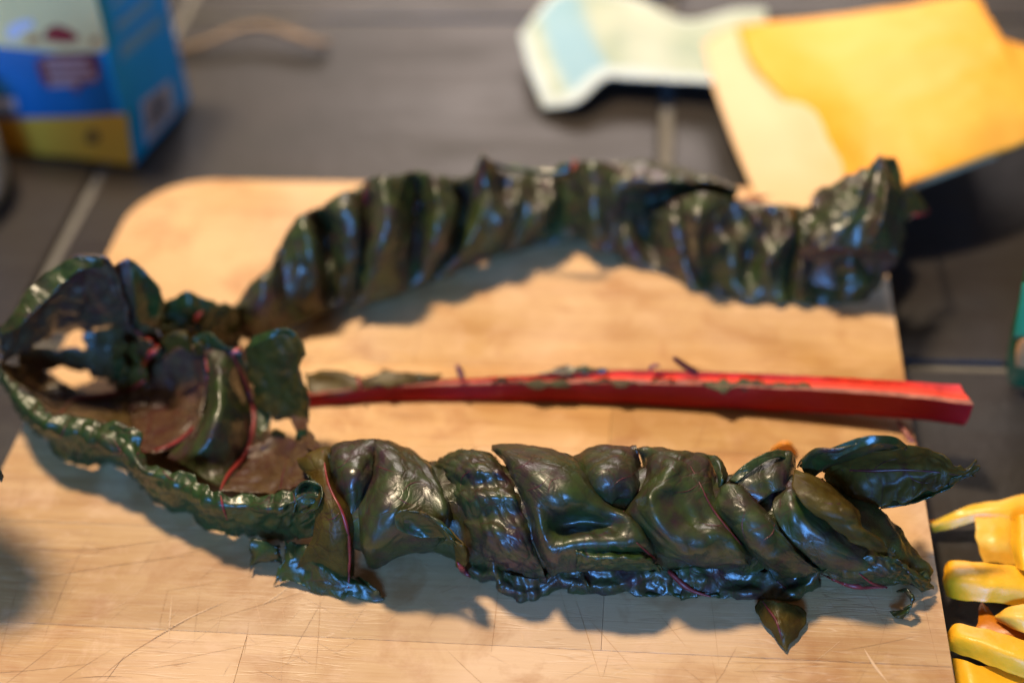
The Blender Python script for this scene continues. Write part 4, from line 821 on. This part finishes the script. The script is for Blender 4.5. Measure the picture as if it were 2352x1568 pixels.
def face_uv(dirv, s0, s1, z0, z1):
    return [a0+dirv*s+up*z for s, z in ((s0, z0), (s1, z0), (s1, z1), (s0, z1))]
ez = lambda y, x: None
f = face_uv(ac, 0.0015, LA-0.0015, 0.002, HB-0.002); f = [p+nF*0.0003 for p in f]
child(link('front_panel', pmesh('front_panel', f, [(0, 1, 2, 3)]), BLUE, None, False), box)
def q7(p): return p[0]*0.32, p[1]*0.32
q7s = lambda pts: [q7(p) for p in pts]
decal('yellow_band', nF, q7s([(-300, 850), (20, 850), (500, 840), (905, 815), (960, 1190), (500, 1130), (20, 1085), (-300, 1040)]), 0.6, YEL)
decal('cream_panel', nF, q7s([(-400, -500), (560, -500), (690, 0), (765, 330), (735, 375), (400, 380), (0, 335), (-400, 290)]), 0.6, CREAM)
decal('fruit_picture', nF, q7s([(310, 285), (330, 215), (400, 180), (480, 205), (560, 255), (560, 295), (480, 310), (390, 305)]), 0.9, RED)
decal('fruit_picture', nF, q7s([(190, 270), (250, 245), (300, 280), (250, 320), (190, 315)]), 0.9, ORG)
decal('fruit_picture', nF, q7s([(640, 280), (690, 260), (720, 290), (690, 320), (650, 315)]), 0.9, ORG)
decal('pale_mark', nF, q7s([(45, 270), (60, 190), (150, 150), (235, 145), (240, 190), (160, 230), (110, 290)]), 0.9, LAV)
decal('banner', nF, q7s([(255, 430), (440, 380), (680, 390), (715, 500), (700, 590), (590, 610), (545, 680), (510, 620), (330, 630), (280, 540)]), 0.9, BROWN)
for k, (xa, xb, ya) in enumerate(((310, 620, 425), (330, 650, 482), (350, 690, 540), (350, 560, 590))):
    decal('lettering', nF, q7s([(xa, ya), (xb, ya-8), (xb+6, ya+30), (xa+10, ya+38)]), 1.2, PNK)
decal('round_mark', nF, q7s([(665+52*math.cos(t), 985+52*math.sin(t)) for t in np.linspace(0, 2*math.pi, 14, endpoint=False)]), 0.9, DKB)
decal('light_patch', nF, q7s([(-200, 590), (60, 590), (80, 640), (0, 690), (-200, 680)]), 0.6, LTB)
decal('small_print', nF, q7s([(-100, 700), (110, 705), (130, 790), (-100, 800)]), 0.6, LAV)
s7 = lambda xa, ya, xb, yb2, hgt: q7s([(xa, ya), (xb, yb2), (xb+12, yb2+hgt), (xa+12, ya+hgt)])
for xa, ya, xb, yb2, hgt in ((795, 20, 900, -60, 45), (830, 160, 1080, -50, 90), (860, 330, 1150, 90, 110)):
    decal('lettering', nS, s7(xa, ya, xb, yb2, hgt), 0.6, LBL)
decal('barcode_label', nS, q7s([(1015, 730), (1220, 575), (1262, 800), (1050, 1040)]), 0.6, WHT)
for k in range(9):
    u = 0.12+k*0.09; wd = 0.02+0.018*(k % 3)
    pa = lambda t, v: (1030+(1205-1030)*t+(15+12*t)*v*1.0, 745+(605-745)*t+(285-60*t)*v)
    decal('barcode_stripe', nS, q7s([pa(u, 0.05), pa(u+wd, 0.05), pa(u+wd, 0.85), pa(u, 0.85)]), 0.9, BLK)

# ------------------------------------------------------------------ yellow envelope and paper slip
def print_sheet(name, curves, mat, nu=40, nv=20, big=0.6, thick=0.3, parent=None):
    o = sheet(name, curves, mat, parent, nu=nu, nv=nv, crinkle=0.12, bull=0.0, big=big, thick=thick)
    uu = np.linspace(0, 1, nu); vv = np.linspace(0, 1, nv); U, V = np.meshgrid(uu, vv, indexing='ij'); uv = np.stack([U, V], -1).reshape(-1, 2)
    me = o.data; li = np.zeros(len(me.loops), dtype=np.int32); me.loops.foreach_get('vertex_index', li)
    me.uv_layers[0].data.foreach_set('uv', uv[li].astype(np.float32).ravel()); return o
def env_mat(name, c1, c2, tr):
    m = NT(name); pos = m.new('ShaderNodeNewGeometry').outputs['Position']
    m.col(m.mix(m.ramp(m.noise(pos, 10, 4, 0.6, 0.5), [(0.35, 0.0), (0.65, 1.0)]), c1, c2)); m.rough(0.5)
    m.bump(m.noise(pos, 300, 4), 0.15, 0.0005)
    return m.m
EY = env_mat('envelope_yellow', (0.70, 0.29, 0.012), (0.70, 0.35, 0.05), 0.1); EB = env_mat('envelope_inside', (0.54, 0.36, 0.18), (0.58, 0.41, 0.23), 0.1)
env = thing('envelope', P(2000, 260, HC), 'bulging yellow paper envelope with beige inner flap behind the rear leaf rope', 'envelope')
print_sheet('front_sheet', [[P(1690, 62, 6), P(1722, 140, 6), P(1778, 208, 6), P(1845, 268, 7), P(1893, 330, 8), P(1925, 400, 8), P(1945, 470, 8)],
    [P(1880, 40, 20), P(1920, 130, 20), P(1960, 220, 20), P(2000, 310, 18), P(2020, 370, 16), P(2030, 440, 14)],
    [P(2060, 18, 24), P(2100, 110, 26), P(2140, 220, 26), P(2160, 300, 24), P(2175, 392, 18)],
    [P(2232, -8, 26), P(2270, 70, 28), P(2300, 180, 28), P(2310, 260, 25), P(2315, 345, 18)],
    [P(2285, 75, 24), P(2320, 110, 26), P(2370, 190, 26), P(2400, 250, 24), P(2420, 305, 18)],
    [P(2420, 130, 22), P(2450, 170, 22), P(2480, 210, 22), P(2500, 240, 20), P(2520, 275, 16)]], EY, 60, 40, 0.8, 0.35, env)
print_sheet('back_sheet', [[P(1615, 98, 0), P(1640, 200, 0), P(1690, 340, 1), P(1735, 450, 2), P(1760, 500, 2)],
    [P(1700, 58, 3), P(1730, 170, 3), P(1800, 320, 4), P(1850, 450, 5), P(1870, 505, 4)],
    [P(1880, 40, 14), P(1920, 160, 14), P(1960, 290, 12), P(1990, 420, 8), P(2000, 470, 6)],
    [P(2200, 0, 12), P(2240, 100, 12), P(2280, 230, 12), P(2290, 330, 10), P(2290, 360, 10)]], EB, 50, 34, 0.6, 0.35, env)

def slip_mat():
    m = NT('printed_slip'); uv = m.coord('UV'); sx = m.new('ShaderNodeSeparateXYZ'); m.l(uv, sx.inputs[0]); u, v = sx.outputs[0], sx.outputs[1]
    pos = m.new('ShaderNodeNewGeometry').outputs['Position']
    c = m.mix(m.ramp(m.noise(pos, 28, 5, 0.6), [(0.35, 0.0), (0.62, 1.0)]), (0.20, 0.26, 0.19), (0.35, 0.39, 0.30))
    bl2 = m.math('MULTIPLY', m.ramp(u, [(0.10, 0.0), (0.16, 1.0), (0.31, 1.0), (0.37, 0.0)]), 0.85)
    c = m.mix(bl2, c, (0.15, 0.30, 0.38))
    pal = m.ramp(u, [(0.42, 0.0), (0.50, 1.0), (0.62, 1.0), (0.72, 0.0)])
    c = m.mix(m.math('MULTIPLY', pal, 0.5), c, (0.42, 0.45, 0.37))
    bu = m.math('MULTIPLY', m.ramp(u, [(0.04, 0.0), (0.07, 1.0)]), m.ramp(v, [(0.05, 0.0), (0.10, 1.0), (0.87, 1.0), (0.92, 0.0)]))
    c = m.mix(bu, (0.38, 0.44, 0.43), c); m.col(c); m.rough(0.55); return m.m
slip = print_sheet('paper_slip', [[P(1195, 82, -6), P(1215, 160, -8), P(1248, 248, -14)],
    [P(1240, 20, -2), P(1270, 120, -4), P(1325, 236, -10)],
    [P(1290, -25, -2), P(1330, 80, -2), P(1392, 182, -6)],
    [P(1390, -20, -6), P(1410, 80, -4), P(1440, 180, -6)],
    [P(1480, 0, -8), P(1495, 90, -6), P(1510, 184, -6)],
    [P(1570, 45, -8), P(1580, 115, -6), P(1590, 188, -6)],
    [P(1690, 22, -6), P(1690, 100, -4), P(1650, 192, -5)],
    [P(1760, 20, -3), P(1760, 100, -2), P(1730, 190, -3)]], slip_mat(), 60, 24, 0.5)
tag(slip, 'pale green folded printed paper slip poking out of the yellow envelope', 'paper slip')

# ------------------------------------------------------------------ other things at the edges of the frame
pt = [P(1478, -12, HC+6), P(1500, 2, HC+7), P(1530, 4, HC+7), P(1560, -8, HC+6)]
bc = P(1515, -40, HC)
def lathe(name, c, prof, mat, n=40, parent=None):
    vs, fs = [], []
    for r, z in prof:
        for k in range(n): vs.append((c[0]+r*math.cos(2*math.pi*k/n), c[1]+r*math.sin(2*math.pi*k/n), c[2]+z))
    for i in range(len(prof)-1):
        for k in range(n): fs.append((i*n+k, i*n+(k+1) % n, (i+1)*n+(k+1) % n, (i+1)*n+k))
    fs.append(tuple(range(n-1, -1, -1))); fs.append(tuple((len(prof)-1)*n+k for k in range(n)))
    o = link(name, pmesh(name, vs, fs), mat)
    if parent is not None: child(o, parent)
    return o
o = lathe('bottle_cap', bc, [(0.0115, 0.0), (0.0125, 0.001), (0.0125, 0.010), (0.0115, 0.0125), (0.009, 0.013), (0.0085, 0.0122)], paper('cap_blue', (0.004, 0.12, 0.36), 0.35), 40)
tag(o, 'small bright blue cap behind the paper slip at the top edge', 'cap')
tw = tube('dry_twig', [P(405, 118, HC+3), P(470, 100, HC+5), P(540, 70, HC+8), P(600, 60, HC+9), P(660, 75, HC+8), P(720, 98, HC+6), P(752, 100, HC+4)], (2.2, 2.8, 2.4, 3.2, 3.4, 2.6), simple('dry_brown', (0.135, 0.085, 0.045), 0.7, 0.4, 90, 0.4), None, 10, 50, 0.12, 0.6)
tag(tw, 'curved dry brown twig lying on the dark tiles beside the carton', 'twig')
# white mug outside the left edge, a sliver of it in view
mr = 0.035; mc = P(-24, 335, HC+30)-np.array([mr, 0, 0.030])
mug = thing('mug', mc, 'white mug cut off by the left picture edge in front of the carton', 'mug')
GLAZE = simple('white_glaze', (0.62, 0.66, 0.62), 0.2, 0.05)
lathe('cup', mc, [(mr*0.8, 0.0), (mr*0.95, 0.003), (mr, 0.012), (mr, 0.048), (mr*0.97, 0.0495), (mr*0.93, 0.048), (mr*0.92, 0.012), (mr*0.8, 0.006)], GLAZE, 48, mug)
hc = mc+np.array([-mr, -0.004, 0.026])
tube('handle', [hc+np.array([0.002, 0, 0.014]), hc+np.array([-0.012, 0, 0.012]), hc+np.array([-0.017, 0, 0]), hc+np.array([-0.012, 0, -0.012]), hc+np.array([0.002, 0, -0.014])], (2.6, 2.6), GLAZE, mug, 10, 30)
# green pouch at the right edge
GRN = paper('pouch_green', (0.012, 0.085, 0.030), 0.35); TEAL = paper('pouch_teal', (0.02, 0.34, 0.24), 0.35)
pc = P(2330, 885, HC); pouch = thing('snack_pouch', pc, 'dark green and teal pouch with an orange picture at the right picture edge', 'pouch')
def PP(x, y, h): return P(x, y, HC+h)
print_sheet('pouch_body', [[PP(2318, 880, 1), PP(2312, 840, 10), PP(2322, 760, 26), PP(2338, 690, 40), PP(2352, 620, 52)], [PP(2340, 890, 1), PP(2352, 830, 18), PP(2362, 750, 34), PP(2372, 680, 46), PP(2380, 610, 56)], [PP(2420, 900, 1), PP(2430, 830, 22), PP(2440, 750, 38), PP(2450, 680, 48), PP(2455, 605, 58)], [PP(2560, 910, 1), PP(2570, 830, 16), PP(2570, 750, 30), PP(2570, 680, 42), PP(2575, 605, 54)]], GRN, 40, 30, 0.5, 0.4, pouch)
print_sheet('teal_panel', [[PP(2328, 776, 27), PP(2338, 715, 39), PP(2350, 650, 51)], [PP(2362, 778, 34), PP(2370, 715, 45), PP(2378, 645, 56)], [PP(2430, 780, 38), PP(2440, 710, 48), PP(2446, 640, 57)]], TEAL, 20, 16, 0.3, 0.2, pouch)
print_sheet('orange_picture', [[PP(2332, 840, 20), PP(2332, 810, 26), PP(2338, 786, 30)], [PP(2352, 845, 22), PP(2354, 810, 29), PP(2356, 776, 35)], [PP(2410, 850, 24), PP(2414, 810, 32), PP(2416, 772, 39)]], paper('print_apricot', (0.52, 0.26, 0.10)), 16, 14, 0.2, 0.2, pouch)

# ------------------------------------------------------------------ yellow vegetable strips on the tiles
def veg(name, c1, c2):
    m = NT(name); pos = m.new('ShaderNodeNewGeometry').outputs['Position']
    c = m.mix(m.ramp(m.noise(pos, 45, 5, 0.6, 0.4), [(0.32, 0.0), (0.68, 1.0)]), c1, c2)
    c = m.mix(m.ramp(m.noise(pos, 330, 4, 0.6), [(0.68, 0.0), (0.78, 0.22)]), c, (0.86, 0.60, 0.22)); m.col(c)
    m.rough(m.ramp(m.noise(pos, 140, 3), [(0.3, 0.32), (0.7, 0.48)])); m.b.inputs['Subsurface Weight'].default_value = 0.06; m.b.inputs['Subsurface Radius'].default_value = (0.004, 0.002, 0.0005)
    m.bump(m.noise(pos, 380, 4, 0.6), 0.25, 0.0006); return m.m
VY = veg('yellow_pepper_flesh', (0.80, 0.37, 0.008), (0.84, 0.45, 0.020)); VO = veg('orange_pepper_skin', (0.50, 0.15, 0.004), (0.56, 0.19, 0.006)); VL = veg('pale_pepper_flesh', (0.78, 0.39, 0.02), (0.80, 0.47, 0.07))
def strip_veg(label, curves, mats, thick=4.0, **kw):
    cs = [[P(x, y, HC+h) for x, y, h in c] for c in curves]
    kw.setdefault('nu', 44); kw.setdefault('nv', 24)
    o = sheet('pepper_strip', cs, mats, None, thick=thick, crinkle=0.2, bull=0.1, big=0.2, ragged=0.3, **kw)
    bv = o.modifiers.new('soft', 'BEVEL'); bv.width = 0.0009; bv.segments = 2; bv.limit_method = 'ANGLE'; bv.angle_limit = math.radians(50)
    return tag(o, label, 'pepper strip', 'yellow vegetable strips beside the board')
strip_veg('slim yellow strip topmost of the heap, its thin end reaching left to the board', [[(2135, 1202, 7), (2140, 1212, 6), (2145, 1222, 4)], [(2180, 1180, 9), (2185, 1194, 8), (2190, 1212, 6)], [(2240, 1156, 11), (2245, 1174, 11), (2250, 1194, 9)], [(2310, 1145, 13), (2315, 1165, 13), (2320, 1192, 11)], [(2400, 1120, 14), (2405, 1150, 14), (2410, 1185, 12)], [(2470, 1110, 13), (2475, 1140, 13), (2480, 1180, 11)]], VY)
strip_veg('upright yellow piece hanging below the topmost strip', [[(2240, 1188, 10), (2243, 1240, 9), (2258, 1290, 6)], [(2280, 1186, 11), (2285, 1240, 11), (2295, 1294, 7)], [(2320, 1186, 11), (2325, 1240, 10), (2330, 1296, 7)], [(2350, 1188, 9), (2356, 1240, 8), (2360, 1296, 6)]], VL, 3.0)
strip_veg('yellow piece curling up at the picture edge beside the upright piece', [[(2325, 1196, 14), (2322, 1250, 15), (2335, 1304, 14)], [(2350, 1180, 18), (2352, 1250, 19), (2360, 1310, 17)], [(2420, 1180, 16), (2420, 1250, 17), (2430, 1310, 15)]], VY, 3.5)
strip_veg('broad blunt-ended yellow strip in the middle of the heap', [[(2170, 1296, 9), (2168, 1330, 9), (2174, 1366, 5)], [(2186, 1288, 12), (2188, 1330, 13), (2195, 1373, 8)], [(2240, 1288, 14), (2240, 1330, 15), (2245, 1382, 10)], [(2300, 1294, 14), (2300, 1340, 15), (2300, 1386, 10)], [(2400, 1306, 13), (2400, 1350, 14), (2400, 1398, 9)], [(2480, 1315, 10), (2480, 1350, 11), (2480, 1390, 7)]], VY)
strip_veg('pale yellow strip lying over the orange skin piece', [[(2286, 1412, 9), (2284, 1416, 9), (2290, 1424, 8)], [(2310, 1396, 12), (2310, 1415, 13), (2320, 1440, 10)], [(2350, 1386, 14), (2350, 1415, 15), (2355, 1452, 12)], [(2430, 1380, 14), (2430, 1420, 15), (2430, 1470, 12)]], VL, 3.0)
strip_veg('dark orange pointed piece under the pale strip', [[(2252, 1386, 4), (2256, 1384, 4), (2260, 1388, 4)], [(2246, 1425, 5), (2270, 1415, 6), (2290, 1420, 6)], [(2240, 1450, 5), (2300, 1450, 7), (2340, 1450, 8)], [(2250, 1490, 4), (2320, 1490, 6), (2420, 1480, 7)]], VO, 2.0)
strip_veg('long yellow strip slanting down across the lower heap with a brown speck', [[(2176, 1452, 8), (2176, 1472, 8), (2180, 1492, 5)], [(2196, 1432, 11), (2200, 1465, 12), (2205, 1502, 7)], [(2250, 1440, 13), (2250, 1475, 14), (2250, 1518, 9)], [(2310, 1455, 14), (2305, 1495, 15), (2300, 1538, 10)], [(2370, 1475, 14), (2365, 1515, 15), (2360, 1560, 10)], [(2440, 1500, 12), (2435, 1540, 13), (2430, 1585, 8)]], VY)
strip_veg('wide flat yellow piece filling the bottom right corner', [[(2186, 1510, 5), (2195, 1560, 5), (2200, 1640, 4)], [(2215, 1516, 8), (2230, 1570, 8), (2240, 1640, 6)], [(2260, 1530, 8), (2270, 1580, 8), (2290, 1650, 6)], [(2310, 1526, 7), (2320, 1580, 8), (2340, 1650, 6)], [(2400, 1540, 7), (2400, 1600, 7), (2420, 1660, 5)]], VY, 3.0)
